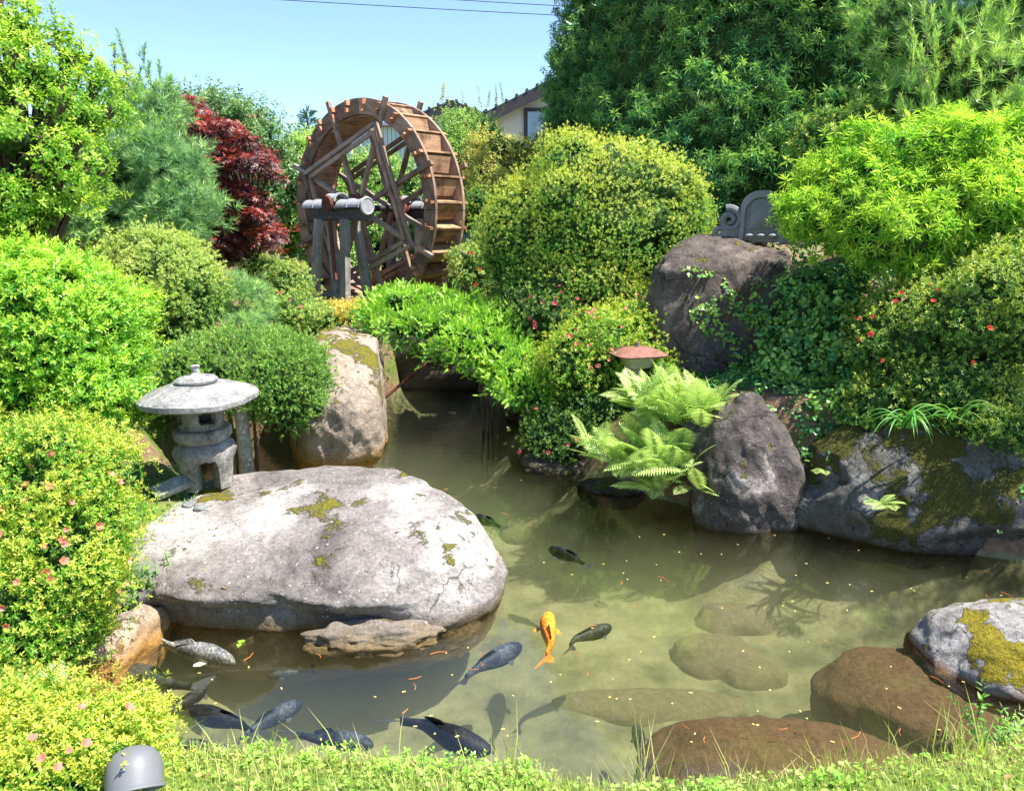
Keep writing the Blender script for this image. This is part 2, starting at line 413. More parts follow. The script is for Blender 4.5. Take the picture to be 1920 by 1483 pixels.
# timber and other
M['wood_brown'] = wood_mat('wheel_wood_brown', (.14, .088, .064), (.40, .275, .20), stain=(.07, .05, .04), stain_amt=.75)
M['wood_warm'] = wood_mat('wheel_wood_warm', (.24, .125, .07), (.54, .33, .19), stain=(.05, .035, .025), stain_amt=.85)
M['wood_grey'] = wood_mat('wheel_wood_grey', (.20, .15, .115), (.44, .36, .295), stain_amt=.45)
M['wood_sole'] = wood_mat('wheel_wood_sole', (.24, .13, .085), (.50, .33, .25), stain=(.09, .045, .025), stain_amt=.7)
M['wood_post'] = wood_mat('post_wood', (.19, .17, .15), (.46, .44, .41), stain=(.06, .055, .05), stain_amt=.5)
M['wood_dark'] = wood_mat('beam_wood', (.045, .045, .048), (.13, .13, .135))
M['peg'] = wood_mat('peg_wood', (.30, .12, .055), (.55, .27, .15), stain_amt=.2)
M['rust'] = plain('rusted_iron', (.13, .042, .028), .75, .3, .35, 14, .3)
M['iron'] = plain('dark_iron', (.025, .023, .022), .5, .5)
M['tile'] = plain('grey_roof_tile', (.33, .34, .355), .5, .4, .2, 10, .15)
M['oni'] = plain('ornament_tile', (.16, .175, .185), .55, .35, .25, 9, .2)
M['lamp_roof'] = plain('lamp_roof', (.25, .115, .09), .8, .25, .3, 14, .4)
M['lamp_body'] = plain('lamp_frosted', (.50, .48, .32), .45, .5, .15, 6)
M['spot'] = plain('spotlight_grey', (.15, .155, .165), .5, .4, .08, 5, .05)
M['house_wall'] = plain('house_wall', (.62, .58, .53), .85, .2, .06, 2)
M['house_wall2'] = plain('house_wall_pale', (.62, .70, .68), .8, .2, .06, 2)
M['house_roof'] = plain('house_roof', (.07, .08, .09), .6, .3, .2, 3)
M['house_trim'] = plain('house_trim', (.055, .05, .055), .7, .3, .1, 3)
M['glass'] = plain('window_glass', (.30, .42, .55), .08, .8, .05, 1)
M['wire'] = plain('wire', (.03, .03, .035), .6, .3)
M['pellet'] = plain('pellet', (.65, .50, .16), .7, .2, .35, 3)
M['needle_litter'] = plain('needle_litter', (.48, .16, .05), .7, .2, .35, 3)
def koi_mat(name, base, patch=None, ps=7.0, lo=.45, hi=.52, seed=0.0):
    m, nt, out = newmat(name)
    tc = N(nt, 'ShaderNodeTexCoord')
    mp = N(nt, 'ShaderNodeMapping'); mp.inputs['Location'].default_value = (seed, seed, seed); nt.links.new(tc.outputs['Object'], mp.inputs[0])
    v = N(nt, 'ShaderNodeTexVoronoi'); v.inputs['Scale'].default_value = 75; nt.links.new(mp.outputs[0], v.inputs['Vector'])
    c = ramp(nt, noise(nt, ps, 2, .5, mp.outputs[0]), [(lo, base), (hi, patch or tuple(x * 1.5 for x in base))])
    c = mixc(nt, .85, c, ramp(nt, v.outputs['Distance'], [(.15, 1.5), (.75, .35)]), 'MULTIPLY')
    p = N(nt, 'ShaderNodeBsdfPrincipled'); nt.links.new(c, p.inputs['Base Color']); p.inputs['Roughness'].default_value = .6; p.inputs['Specular IOR Level'].default_value = .25
    nt.links.new(p.outputs[0], out.inputs[0]); return m
M['koi_black'] = koi_mat('koi_black', (.006, .007, .008), (.016, .018, .02))
M['koi_blue'] = koi_mat('koi_blue', (.022, .03, .042), (.06, .075, .095), seed=3)
M['koi_grey'] = koi_mat('koi_grey', (.018, .021, .019), (.05, .054, .045), seed=5)
M['koi_orange'] = koi_mat('koi_orange', (.95, .23, .012), (1.0, .34, .03))
M['koi_white'] = koi_mat('koi_white', (.13, .13, .135), (.55, .52, .47), ps=3.5, lo=.40, hi=.62, seed=4.1)
M['fin_grey'] = plain('fin_grey', (.05, .056, .062), .6)
M['fin_pale'] = plain('fin_pale', (.72, .66, .58), .5)
M['fin_orange'] = plain('fin_orange', (.95, .32, .05), .5)

# ------------------------------------------------------------------ terrain
POND = np.array([(-1.62, 2.98), (-.7, 2.90), (0, 2.84), (.42, 2.72), (.95, 2.78), (1.9, 2.92), (2.6, 3.25), (3.6, 3.7), (5.2, 3.9), (6.0, 4.5), (4.6, 4.75), (3.3, 4.95),
                 (2.8, 5.2), (2.4, 5.5), (1.9, 5.65), (1.4, 5.95), (.95, 6.4), (.6, 6.85), (.35, 7.4), (.25, 8.2), (0, 9.0), (-.3, 9.8), (-.5, 10.6), (-1.4, 10.6), (-1.75, 9.6), (-1.8, 8.4),
                 (-2.2, 8.0), (-3.0, 7.7), (-3.1, 6.9), (-2.6, 6.1), (-2.3, 5.75), (-1.6, 5.5), (-2.0, 4.6), (-2.1, 4.1), (-2.1, 3.5)])
def sdist(P2):
    P2 = np.asarray(P2, float)
    d = np.full(len(P2), 1e9); ins = np.zeros(len(P2), bool)
    n = len(POND)
    for i in range(n):
        a = POND[i]; b = POND[(i + 1) % n]; e = b - a; w = P2 - a
        t = np.clip((w @ e) / (e @ e), 0, 1)
        d = np.minimum(d, np.linalg.norm(w - t[:, None] * e, axis=1))
        c = ((a[1] > P2[:, 1]) != (b[1] > P2[:, 1]))
        with np.errstate(divide='ignore', invalid='ignore'):
            xi = (b[0] - a[0]) * (P2[:, 1] - a[1]) / (b[1] - a[1]) + a[0]
        ins ^= c & (P2[:, 0] < xi)
    return np.where(ins, -d, d)
HC = np.array([(-1.5, 2.4, .15), (-.8, 2.6, .11), (0, 2.5, .11), (.5, 2.4, .10), (1.2, 2.5, .11), (2.2, 2.6, .13), (2.8, 2.7, .18), (0, 1.8, .20), (1.4, 1.8, .20), (0, 1, .35), (0, -2, .5), (3, 1.5, .45), (-3, 1.5, .45), (-2.4, 3.4, .42), (-2.5, 4.6, .42), (-2.2, 5.0, .40), (-3.2, 5.4, .55),
               (-3.4, 6.6, .60), (-3.3, 8.0, .85), (-2.2, 8.8, .80), (-2.3, 10.2, .95), (-2.6, 11.8, .95), (-1.2, 12, .95), (-.2, 11.4, 1.0), (-4.5, 10, 1.0), (-5, 7, .8), (-6, 4, .7),
               (.8, 9.2, 1.10), (1.0, 8.0, .85), (.9, 7.2, .45), (1.7, 7.2, .75), (2.2, 7.9, 1.35), (2.6, 6.4, .95), (3.0, 5.9, .85), (3.6, 6.6, 1.35), (3.4, 5.5, .75), (4.2, 5.6, 1.0), (3.5, 8.2, 1.7), (5, 7.5, 2.0), (5, 10, 2.0), (3, 11, 1.6), (7, 6, 2.0),
               (0, 15, 1.1), (-4, 15, 1.1), (4, 15, 1.4), (0, 25, 1.1), (-12, 12, 1.1), (14, 12, 1.6), (-12, 3, .7), (12, 3, 1.2), (0, 60, 1.2), (-60, 30, 1.2), (60, 30, 1.4), (0, -40, .6), (0, 150, 1.2)])
def hmap(P2):
    P2 = np.asarray(P2, float)
    num = np.zeros(len(P2)); den = np.zeros(len(P2))
    for x, y, h in HC:
        w = 1.0 / ((P2[:, 0] - x) ** 2 + (P2[:, 1] - y) ** 2 + .12) ** 1.7
        num += w * h; den += w
    base = num / den
    s = sdist(P2)
    p3 = np.c_[P2, np.zeros(len(P2))]
    bank = np.clip(s / .35, 0, 1); bank = bank * bank * (3 - 2 * bank)
    out = .03 + (base - .03) * (.35 * np.clip(s / .08, 0, 1) + .65 * bank) + .035 * vnoise(p3 * 2.3, 5) * bank
    dp = np.clip(-s / .55, 0, 1)
    inn = .03 - .62 * (dp ** .7) + .03 * vnoise(p3 * 3, 9) * dp
    return np.where(s > 0, out, inn)
def gz(x, y): return float(hmap([(x, y)])[0])

def axis_vals(lo, a, b, hi, step, growth=1.32):
    v = list(np.arange(a, b + 1e-6, step)); s = step; x = a; L = []
    while x > lo: s *= growth; x -= s; L.append(x)
    s = step; x = b; Hh = []
    while x < hi: s *= growth; x += s; Hh.append(x)
    return np.array(L[::-1] + v + Hh)
gx = axis_vals(-400, -5.2, 5.6, 400, .07); gy = axis_vals(-60, 1.4, 13.0, 700, .07)
GX, GY = np.meshgrid(gx, gy)
gv = np.c_[GX.ravel(), GY.ravel()]
gzv = hmap(gv)
nx, ny = len(gx), len(gy)
ii, jj = np.meshgrid(np.arange(nx - 1), np.arange(ny - 1))
q = (jj * nx + ii).ravel()
m, nt, out = newmat('ground_soil')
g_ = N(nt, 'ShaderNodeNewGeometry'); sx = N(nt, 'ShaderNodeSeparateXYZ'); nt.links.new(g_.outputs['Position'], sx.inputs[0])
soil = ramp(nt, noise(nt, 9, 6, .65, g_.outputs['Position']), [(.3, (.10, .062, .038)), (.55, (.24, .15, .095)), (.75, (.36, .25, .17))])
grs = ramp(nt, noise(nt, 30, 4, .7, g_.outputs['Position']), [(.3, (.05, .10, .018)), (.7, (.17, .25, .04))])
gm = ramp(nt, noise(nt, 1.3, 5, .6, g_.outputs['Position']), [(.46, 0.0), (.58, 1.0)])
cc = mixc(nt, gm, soil, grs)
lw = ramp(nt, math_n(nt, 'MULTIPLY', sx.outputs[1], .1), [(.27, 1.0), (.30, 0.0)])
cc = mixc(nt, lw, cc, grs)
bounce_ground = ramp(nt, noise(nt, 45, 3, .6, g_.outputs['Position']), [(.3, (.36, .34, .31)), (.7, (.62, .60, .56))])  # pale ground behind the camera, added unseen to bounce sunlight into the shade
bounce_mask = ramp(nt, math_n(nt, 'ADD', math_n(nt, 'MULTIPLY', sx.outputs[1], .1), .5), [(.64, 1.0), (.65, 0.0)])
cc = mixc(nt, bounce_mask, cc, bounce_ground)
bed = ramp(nt, noise(nt, 2.4, 6, .62, g_.outputs['Position']), [(.34, (.09, .095, .045)), (.50, (.22, .225, .11)), (.68, (.37, .36, .19))])
bm_ = ramp(nt, sx.outputs[2], [(0.0, 1.0), (.06, 0.0)])
cc = mixc(nt, bm_, cc, bed)
p = N(nt, 'ShaderNodeBsdfPrincipled'); p.inputs['Roughness'].default_value = .95; p.inputs['Specular IOR Level'].default_value = .15
nt.links.new(cc, p.inputs['Base Color'])
b = N(nt, 'ShaderNodeBump'); b.inputs['Strength'].default_value = .7; b.inputs['Distance'].default_value = .03
nt.links.new(noise(nt, 22, 6, .7, g_.outputs['Position']), b.inputs['Height']); nt.links.new(b.outputs[0], p.inputs['Normal'])
nt.links.new(p.outputs[0], out.inputs[0])
ground = link('ground', mesh_np('ground', np.c_[gv, gzv], np.c_[q, q + 1, q + nx + 1, q + nx], True), m)
tag(ground, 'garden soil, banks and silty pond bed', 'ground', kind='structure')

# ------------------------------------------------------------------ water: a closed body of turbid water
m, nt, out = newmat('pond_water')
g_ = N(nt, 'ShaderNodeNewGeometry'); sx = N(nt, 'ShaderNodeSeparateXYZ'); nt.links.new(g_.outputs['Position'], sx.inputs[0])
mp = N(nt, 'ShaderNodeMapping'); mp.inputs['Scale'].default_value = (.75, 1.5, 1); nt.links.new(g_.outputs['Position'], mp.inputs[0])
far = ramp(nt, math_n(nt, 'MULTIPLY', sx.outputs[1], .1), [(.52, .05), (.70, .55), (.95, 1.0)])
hgt = math_n(nt, 'ADD', math_n(nt, 'MULTIPLY', noise(nt, 14, 2, .5, mp.outputs[0], .5), far), math_n(nt, 'MULTIPLY', noise(nt, 2.2, 2, .5, mp.outputs[0]), .35))
b = N(nt, 'ShaderNodeBump'); b.inputs['Strength'].default_value = .13; b.inputs['Distance'].default_value = .05
nt.links.new(hgt, b.inputs['Height'])
fr = N(nt, 'ShaderNodeFresnel'); fr.inputs['IOR'].default_value = 1.68; nt.links.new(b.outputs[0], fr.inputs['Normal'])
gl = N(nt, 'ShaderNodeBsdfGlossy'); gl.inputs['Roughness'].default_value = .015; nt.links.new(b.outputs[0], gl.inputs['Normal'])
tr = N(nt, 'ShaderNodeBsdfTransparent'); tr.inputs[0].default_value = (.97, .98, .94, 1)
mx = N(nt, 'ShaderNodeMixShader'); nt.links.new(fr.outputs[0], mx.inputs[0]); nt.links.new(tr.outputs[0], mx.inputs[1]); nt.links.new(gl.outputs[0], mx.inputs[2])
nt.links.new(mx.outputs[0], out.inputs[0])
pv = N(nt, 'ShaderNodeVolumePrincipled'); pv.inputs['Color'].default_value = (.62, .65, .45, 1); pv.inputs['Density'].default_value = .44
pv.inputs['Anisotropy'].default_value = .3
nt.links.new(pv.outputs[0], out.inputs['Volume'])
cen = POND.mean(0)
out_poly = []
for i in range(len(POND)):
    a, bq, c_ = POND[i - 1], POND[i], POND[(i + 1) % len(POND)]
    t = unit((c_ - a)[None])[0]; out_poly.append(bq + .28 * np.array((t[1], -t[0])))
mb = MB(); n = len(out_poly)
mb.add([(x, y, 0) for x, y in out_poly] + [(x, y, -.75) for x, y in out_poly],
       [tuple(range(n)), tuple(range(2 * n - 1, n - 1, -1))] + [(i, i + n, (i + 1) % n + n, (i + 1) % n) for i in range(n)])
w_me = mb.mesh('water')
bm2 = bmesh.new(); bm2.from_mesh(w_me); bmesh.ops.recalc_face_normals(bm2, faces=bm2.faces); bm2.to_mesh(w_me); bm2.free()
water = link('water', w_me, m)
tag(water, 'turbid olive green pond water', 'water', kind='structure')

# ------------------------------------------------------------------ rocks
ICO = {}
def ico(s):
    if s not in ICO:
        bm = bmesh.new(); bmesh.ops.create_icosphere(bm, subdivisions=s, radius=1)
        ICO[s] = (np.array([v.co[:] for v in bm.verts]), np.array([[v.index for v in f.verts] for f in bm.faces])); bm.free()
    return ICO[s]
def rock_shape(c, r, seed, k=2.6, a1=.16, a2=.035, rot=0, tilt=0, cuts=(), sub=5, post=None, f1=1.2):
    D, T = ico(sub)
    V = D / (np.abs(D) ** k).sum(1, keepdims=True) ** (1 / k)
    fac = 1 + a1 * fbm(D * f1 + seed * 3.1, 3, seed) + a2 * fbm(D * 3.7 + seed, 4, seed + 5) - a2 * .8 * np.abs(fbm(D * 2.6 + seed * 2, 3, seed + 9))
    V = V * fac[:, None] * np.array(r)
    for nrm, off, keep in cuts:
        nv = np.array(nrm, float); nv /= np.linalg.norm(nv)
        e = V @ nv - off
        V = V - np.outer(np.where(e > 0, e * keep, 0), nv)
    V = V + unit(V) * (.012 * fbm(V * 6, 4, seed + 2) + .010 * np.abs(fbm(V * 11, 4, seed + 3)))[:, None]
    ct, st = math.cos(tilt), math.sin(tilt)
    V = np.c_[V[:, 0] * ct + V[:, 2] * st, V[:, 1], -V[:, 0] * st + V[:, 2] * ct]
    cr, sr = math.cos(rot), math.sin(rot)
    V = np.c_[V[:, 0] * cr - V[:, 1] * sr, V[:, 0] * sr + V[:, 1] * cr, V[:, 2]] + np.array(c)
    if post is not None: V = post(V)
    return V, T
ROCKS = {}
def rock(name, c, r, seed, mat, label, group=None, cat='boulder', **kw):
    V, T = rock_shape(c, r, seed, **kw)
    o = link(name, mesh_np(name, V, T, True), M[mat])
    tag(o, label, cat, group); ROCKS[label] = V
    return o
def big_post(V):
    c = np.array((-1.15, 4.8))
    z = V[:, 2]; front = np.clip((4.9 - V[:, 1]) / .6, 0, 1)
    zc = .19 + .06 * vnoise(np.c_[V[:, 0] * 2.2, V[:, 1] * 2.2, np.zeros(len(V))], 4)
    under = np.clip((zc - z) / .10, 0, 1) * front * np.clip((-.35 - V[:, 0]) / .35, 0, 1)
    sh = 1 - .17 * under
    V = V.copy()
    V[:, 0] = c[0] + (V[:, 0] - c[0]) * sh; V[:, 1] = c[1] + (V[:, 1] - c[1]) * sh
    zcap = .27 + .17 * (V[:, 1] - 3.9) + .05 * np.clip(V[:, 0] + 1.3, -1, .6) + .035 * fbm(np.c_[V[:, :2] * 1.6, np.zeros(len(V))], 3, 6)
    ex = V[:, 2] - zcap; V[:, 2] = np.where(ex > 0, zcap + .22 * ex, V[:, 2])
    lip = np.exp(-((V[:, 2] - .20) / .09) ** 2) * front
    V[:, :2] += (V[:, :2] - c) * (lip * .05 * fbm(V * 6, 4, 31))[:, None]
    V[:, 2] += .014 * fbm(V * 3.2, 4, 8)
    return V
rock('flat_boulder', (-1.25, 4.84, .02), (1.20, 1.04, .52), 11, 'granite', 'huge smooth grey flat boulder carrying the stone lantern', k=2.7, a1=.05, a2=.018, rot=R(-4), sub=6, post=big_post,
     cuts=[((.1, -.55, 1), .46, .5), ((.9, .25, .5), 1.04, .5), ((.68, .73, .12), .70, .85)])
rock('foot_stone', (-.74, 3.97, -.01), (.36, .16, .085), 4, 'granite', 'small moss-spotted stone at the water line under the huge flat boulder', cat='stone', a1=.2, a2=.08, rot=R(4))
rock('bank_boulder', (-1.72, 7.95, .38), (.50, .95, .72), 21, 'granite_tan', 'tan boulder with mossy flank and orange water stain beside the channel', k=2.8, a1=.10, rot=R(12), tilt=R(8), sub=6,
     cuts=[((1, -.1, .25), .40, .8), ((0, -.7, 1), .72, .6)])
rock('channel_wall', (-.75, 10.75, .35), (1.1, .42, .62), 31, 'channel', 'dark wet rock wall at the head of the channel', cat='rock wall', a1=.1, a2=.06)
rock('channel_side_rock', (.30, 9.3, .30), (.5, .8, .55), 32, 'channel', 'brown rock on the far side of the channel under the spreading yew', a1=.15)
rock('standing_rock', (1.78, 5.82, .22), (.44, .40, .70), 42, 'granite_dark', 'upright dark grey rock standing in the water beside the ferns', k=2.4, a1=.16, a2=.035, rot=R(20), tilt=R(-6), sub=6,
     cuts=[((.7, -.6, .5), .44, .7), ((-.75, -.3, .55), .46, .6)])
rock('cliff_rock', (3.05, 5.55, .22), (.95, .55, .60), 55, 'granite_mossy', 'long low mossy rock with pale lichen in the shade of the right bank', k=2.8, a1=.16, a2=.04, rot=R(-14), sub=6,
     cuts=[((0, -.8, .5), .46, .7)])
rock('mound_rock', (2.03, 7.75, 1.19), (.70, .62, .93), 63, 'granite_brown', 'tall dark brown rock carrying the grey roof ornament', k=2.6, a1=.17, a2=.04, rot=R(10), sub=6,
     cuts=[((-.15, -.35, 1), .72, .75), ((-.5, -1, .1), .56, .6)])
rock('shore_boulder', (2.90, 3.62, -.06), (.80, .48, .36), 74, 'granite_white', 'white speckled boulder with yellow moss rising from the water', k=2.4, a1=.07, a2=.012, rot=R(-18), sub=6)
rock('sunken_boulder', (1.25, 3.18, -.35), (.66, .30, .27), 81, 'silt_rock', 'flat brown silted boulder just under the water by the lawn', a1=.06, a2=.02, rot=R(-8))
rock('sunken_spur', (2.24, 3.62, -.28), (.66, .42, .215), 82, 'silt_rock', 'brown silted rock under water beside the white speckled boulder', a1=.08, a2=.02, rot=R(-30))
rock('bank_stone', (-2.10, 3.72, -.03), (.15, .42, .19), 84, 'granite_tan', 'pale moss-topped stone edging the water below the front azalea', cat='stone', a1=.16, a2=.06, rot=R(-14))
rock('fern_stone', (.88, 6.42, -.05), (.30, .22, .11), 86, 'granite_mossy', 'low wet stone at the water line left of the ferns', cat='stone')
rock('yew_stone', (.45, 7.02, -.02), (.34, .22, .14), 87, 'channel', 'low dark stone at the water line under the shaded azalea', cat='stone')
rock('wheel_stone', (-1.62, 13.3, 1.15), (.50, .40, .42), 88, 'granite_tan', 'light rounded rock seen through the lower spokes of the wheel', cat='stone')
for i, (px, py, r) in enumerate([(1385, 1115, .20), (1345, 1180, .22), (1470, 1085, .24), (1410, 1205, .16), (1140, 985, .24), (1010, 960, .26), (1250, 1020, .22)]):
    v = at_z(px, py, -.38)
    lab = ['rounded stone on the pond bed below the upright rock', 'largest rounded stone in the clear patch of pond bed', 'stone on the pond bed in the shade of the bank', 'small stone on the pond bed near the lawn side', 'pale stone on the pond bed in front of the ferns',
           'pale flat stone on the pond bed behind the black koi', 'stone on the pond bed between the black koi and the upright rock'][i]
    rock('bed_stone', (v.x, v.y, -.64), (r * 1.35, r, r * .8), 90 + i, 'silt_bed', lab, group='stones on the pond bed', cat='stone', sub=4, a1=.1, a2=.02)
v = at_z(1230, 1255, -.35)
rock('bed_ledge', (v.x, v.y, -.64), (.6, .16, .12), 99, 'silt_bed', 'long low ledge on the pond bed below the dark koi', cat='stone', sub=4, a1=.1)
# leaning slab and pebbles at the lantern
# ------------------------------------------------------------------ foliage engine
def leaf_tpl(L, W, fold=.12, droop=.12, mid=.42):
    V = np.array([(0, 0, 0), (W / 2, L * mid, fold * W), (0, L, -droop * L), (-W / 2, L * mid, fold * W)])
    return V, np.array([(0, 1, 2), (0, 2, 3)])
def leaf6(L, W, fold=.12, droop=.12):
    V = np.array([(0, 0, 0), (W * .42, L * .28, fold * W), (W * .5, L * .55, fold * W - droop * L * .2), (0, L, -droop * L), (-W * .5, L * .55, fold * W - droop * L * .2), (-W * .42, L * .28, fold * W), (0, L * .5, -droop * L * .25)])
    return V, np.array([(0, 1, 6), (1, 2, 6), (2, 3, 6), (3, 4, 6), (4, 5, 6), (5, 0, 6)])
def needle_tpl(L, W):
    return np.array([(-W / 2, 0, 0), (W / 2, 0, 0), (0, L, 0)]), np.array([(0, 1, 2)])
def rotz(a): c, s = math.cos(a), math.sin(a); return np.array([[c, -s, 0], [s, c, 0], [0, 0, 1]])
def rotx(a): c, s = math.cos(a), math.sin(a); return np.array([[1, 0, 0], [0, c, -s], [0, s, c]])
def roty(a): c, s = math.cos(a), math.sin(a); return np.array([[c, 0, s], [0, 1, 0], [-s, 0, c]])
def compose(parts):
    Vs, Ts, Is, b = [], [], [], 0
    for (V, T), Rm, off, tint in parts:
        Vs.append(V @ Rm.T + off); Ts.append(T + b); Is.append(np.full(len(V), tint)); b += len(V)
    return np.vstack(Vs), np.vstack(Ts), np.concatenate(Is)
def rosette(n, leaf, el=(20, 70), stem=.03, seed=0, tip_light=.5, size=(.75, 1.1)):
    r = random.Random(seed); parts = []
    for i in range(n):
        t = i / max(1, n - 1)            # 0 = low, 1 = tip
        e = R(el[0] + (el[1] - el[0]) * t + r.uniform(-12, 12)); a = i * 2.4 + r.uniform(-.4, .4)
        s = r.uniform(*size) * (1 - .25 * t)
        V, T = leaf
        parts.append(((V * s, T), rotz(a) @ rotx(e) @ roty(r.uniform(-.5, .5)), np.array((0, 0, stem * (t - .5))), .5 + tip_light * (t - .5) + r.uniform(-.12, .12)))
    return compose(parts)
def tuft(n, L, W, el=(5, 75), seed=0, stem=.05, tip=.3):
    r = random.Random(seed); parts = []
    for i in range(n):
        t = i / n
        V, T = needle_tpl(L * r.uniform(.75, 1.1), W)
        parts.append(((V, T), rotz(r.uniform(0, 6.28)) @ rotx(R(el[0] + (el[1] - el[0]) * t + r.uniform(-10, 10))) @ roty(r.uniform(-1.5, 1.5)), np.array((0, 0, stem * t)), .5 + tip * (t - .5) + r.uniform(-.1, .1)))
    return compose(parts)
def candle(n, L, W, length, seed=0):
    r = random.Random(seed); parts = []
    for i in range(n):
        t = i / n
        V, T = needle_tpl(L * r.uniform(.7, 1.1), W)
        parts.append(((V, T), rotz(r.uniform(0, 6.28)) @ rotx(R(34 + 30 * t + r.uniform(-10, 10))) @ roty(r.uniform(-1.5, 1.5)), np.array((0, 0, length * t)), .45 + .35 * t + r.uniform(-.1, .1)))
    return compose(parts)
def comb(n, L, W, length, seed=0):   # flat yew spray along +Z, spread in X
    r = random.Random(seed); parts = []
    for i in range(n):
        t = i / n; side = 1 if i % 2 else -1
        V, T = needle_tpl(L * (1 - .5 * t) * r.uniform(.8, 1.15), W * 1.25)
        parts.append(((V, T), roty(side * R(62 - 40 * t + r.uniform(-8, 8))) @ rotx(R(90 + r.uniform(-22, 12))), np.array((0, 0, length * t)), .4 + .45 * t + r.uniform(-.12, .12)))
    return compose(parts)
def star(n, L, W, seed=0):           # palmate leaf
    r = random.Random(seed); parts = []
    for i in range(n):
        a = (i - (n - 1) / 2) * R(230 / n)
        V, T = leaf_tpl(L * (1 - .14 * abs(i - (n - 1) / 2)), W, .05, .18)
        parts.append(((V, T), rotz(a), np.zeros(3), .5))
    return compose(parts)
def cluster(base, n, spread, seed, flat=.5):
    V, T, I = base; r = random.Random(seed); parts = []
    for i in range(n):
        off = np.array((r.gauss(0, spread), r.gauss(0, spread), r.gauss(0, spread * flat)))
        parts.append(((V * r.uniform(.7, 1.15), T), rotz(r.uniform(0, 6.28)) @ rotx(r.gauss(-.25, .3)) @ roty(r.gauss(0, .3)), off, .5 + r.uniform(-.25, .25)))
    return compose(parts)

def build_scatter(name, tpls, P, Nn, S, mat, parent, tint=None, spread=.5, seed=0, roll=None):
    g = np.random.default_rng(seed)
    P = np.asarray(P); Nn = unit(Nn); n = len(P)
    if tint is None: tint = g.random(n)
    which = g.integers(0, len(tpls), n)
    VV, TT, AA, b = [], [], [], 0
    ref = unit(g.normal(size=(n, 3)))
    X = unit(np.cross(ref, Nn)) if roll is None else unit(roll - (roll * Nn).sum(1, keepdims=True) * Nn)
    Y = np.cross(Nn, X)
    for k, (V, T, I) in enumerate(tpls):
        idx = np.where(which == k)[0]
        if len(idx) == 0: continue
        v = V[None] * S[idx][:, None, None]
        w = P[idx][:, None] + v[..., :1] * X[idx][:, None] + v[..., 1:2] * Y[idx][:, None] + v[..., 2:] * Nn[idx][:, None]
        VV.append(w.reshape(-1, 3))
        TT.append((T[None] + (np.arange(len(idx)) * len(V))[:, None, None]).reshape(-1, 3) + b)
        AA.append(np.clip((I[None] - .5) * (1.0) + (tint[idx][:, None] - .5) * spread * 2 + .5, 0, 1).ravel())
        b += len(idx) * len(V)
    me = mesh_np(name, np.vstack(VV), np.vstack(TT), False, {'tint': np.concatenate(AA)})
    return link(name, me, mat, parent)

CAMP = np.array((0, 0, CAM_H))
def ell(px, py, y, rx, rz, ry=None):
    """ellipsoid of given picture size standing at distance y; ry its real half depth"""
    v = at_y(px, py, y); k = mpp(v)
    return (np.array(v), np.array((rx * k, ry if ry is not None else (rx * k + rz * k) / 2, rz * k)))
def blob_points(blobs, n, seed, amp=.12, freq=2.2, depth=.22, zmin=None, back=.4, under=.5, fuzz=.45, gap=None):
    n = int(n * .82); back *= .45
    g = np.random.default_rng(seed)
    area = np.array([(r[0] * r[1] + r[1] * r[2] + r[0] * r[2]) for c, r in blobs]); area /= area.sum()
    m_ = int(n * 2.1); which = g.choice(len(blobs), m_, p=area)
    C = np.array([b[0] for b in blobs])[which]; Rr = np.array([b[1] for b in blobs])[which]
    D = unit(g.normal(size=(m_, 3)))
    nf = 1 + amp * fbm(D * freq + C * 1.3, 3, seed) + .35 * amp * vnoise(D * freq * 5 + C, seed + 3)
    lay = 1 - depth * g.random(m_) ** 1.6 + fuzz * np.maximum(0, g.normal(0, 1, m_)) * .12 / Rr.mean(1)
    P = C + D * Rr * (nf * lay)[:, None]
    Nn = unit(D / Rr)
    keep = np.ones(m_, bool)
    for k, (c, r) in enumerate(blobs):
        ins = (((P - c) / (r * .86)) ** 2).sum(1) < 1
        keep &= ~(ins & (which != k))
    vis = (unit(CAMP - P) * Nn).sum(1)
    keep &= (vis > -.25) | (g.random(m_) < back)
    keep &= (Nn[:, 2] > -.45) | (g.random(m_) < under)
    outer = lay > 1 - depth * .42
    keep &= (vnoise(P * 6.5, seed + 7) > -.40) | ~outer
    if gap is not None: keep &= (vnoise(P * gap[0], seed + 8) > gap[1]) | ~outer
    if zmin is not None: keep &= P[:, 2] > zmin
    P, Nn, lay = P[keep][:n], Nn[keep][:n], lay[keep][:n]
    return P, Nn, lay
def core_mesh(name, blobs, k, seed):  # solid lumps filling the crown so that its gaps read dark
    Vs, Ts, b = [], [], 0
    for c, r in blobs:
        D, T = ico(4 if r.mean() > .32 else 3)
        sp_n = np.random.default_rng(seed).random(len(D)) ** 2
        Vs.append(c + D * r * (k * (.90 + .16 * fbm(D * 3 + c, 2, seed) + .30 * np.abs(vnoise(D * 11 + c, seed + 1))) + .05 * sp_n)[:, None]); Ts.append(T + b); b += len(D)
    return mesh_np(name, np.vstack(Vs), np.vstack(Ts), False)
def blossom_mesh():
    parts = []
    for i in range(5):
        parts.append((leaf6(.026, .022, .1, -.1), rotz(i * 1.2566) @ rotx(R(38)), np.zeros(3), .35 + .12 * i))
    V, T, I = compose(parts)
    return V, T, I
BLOS = {}
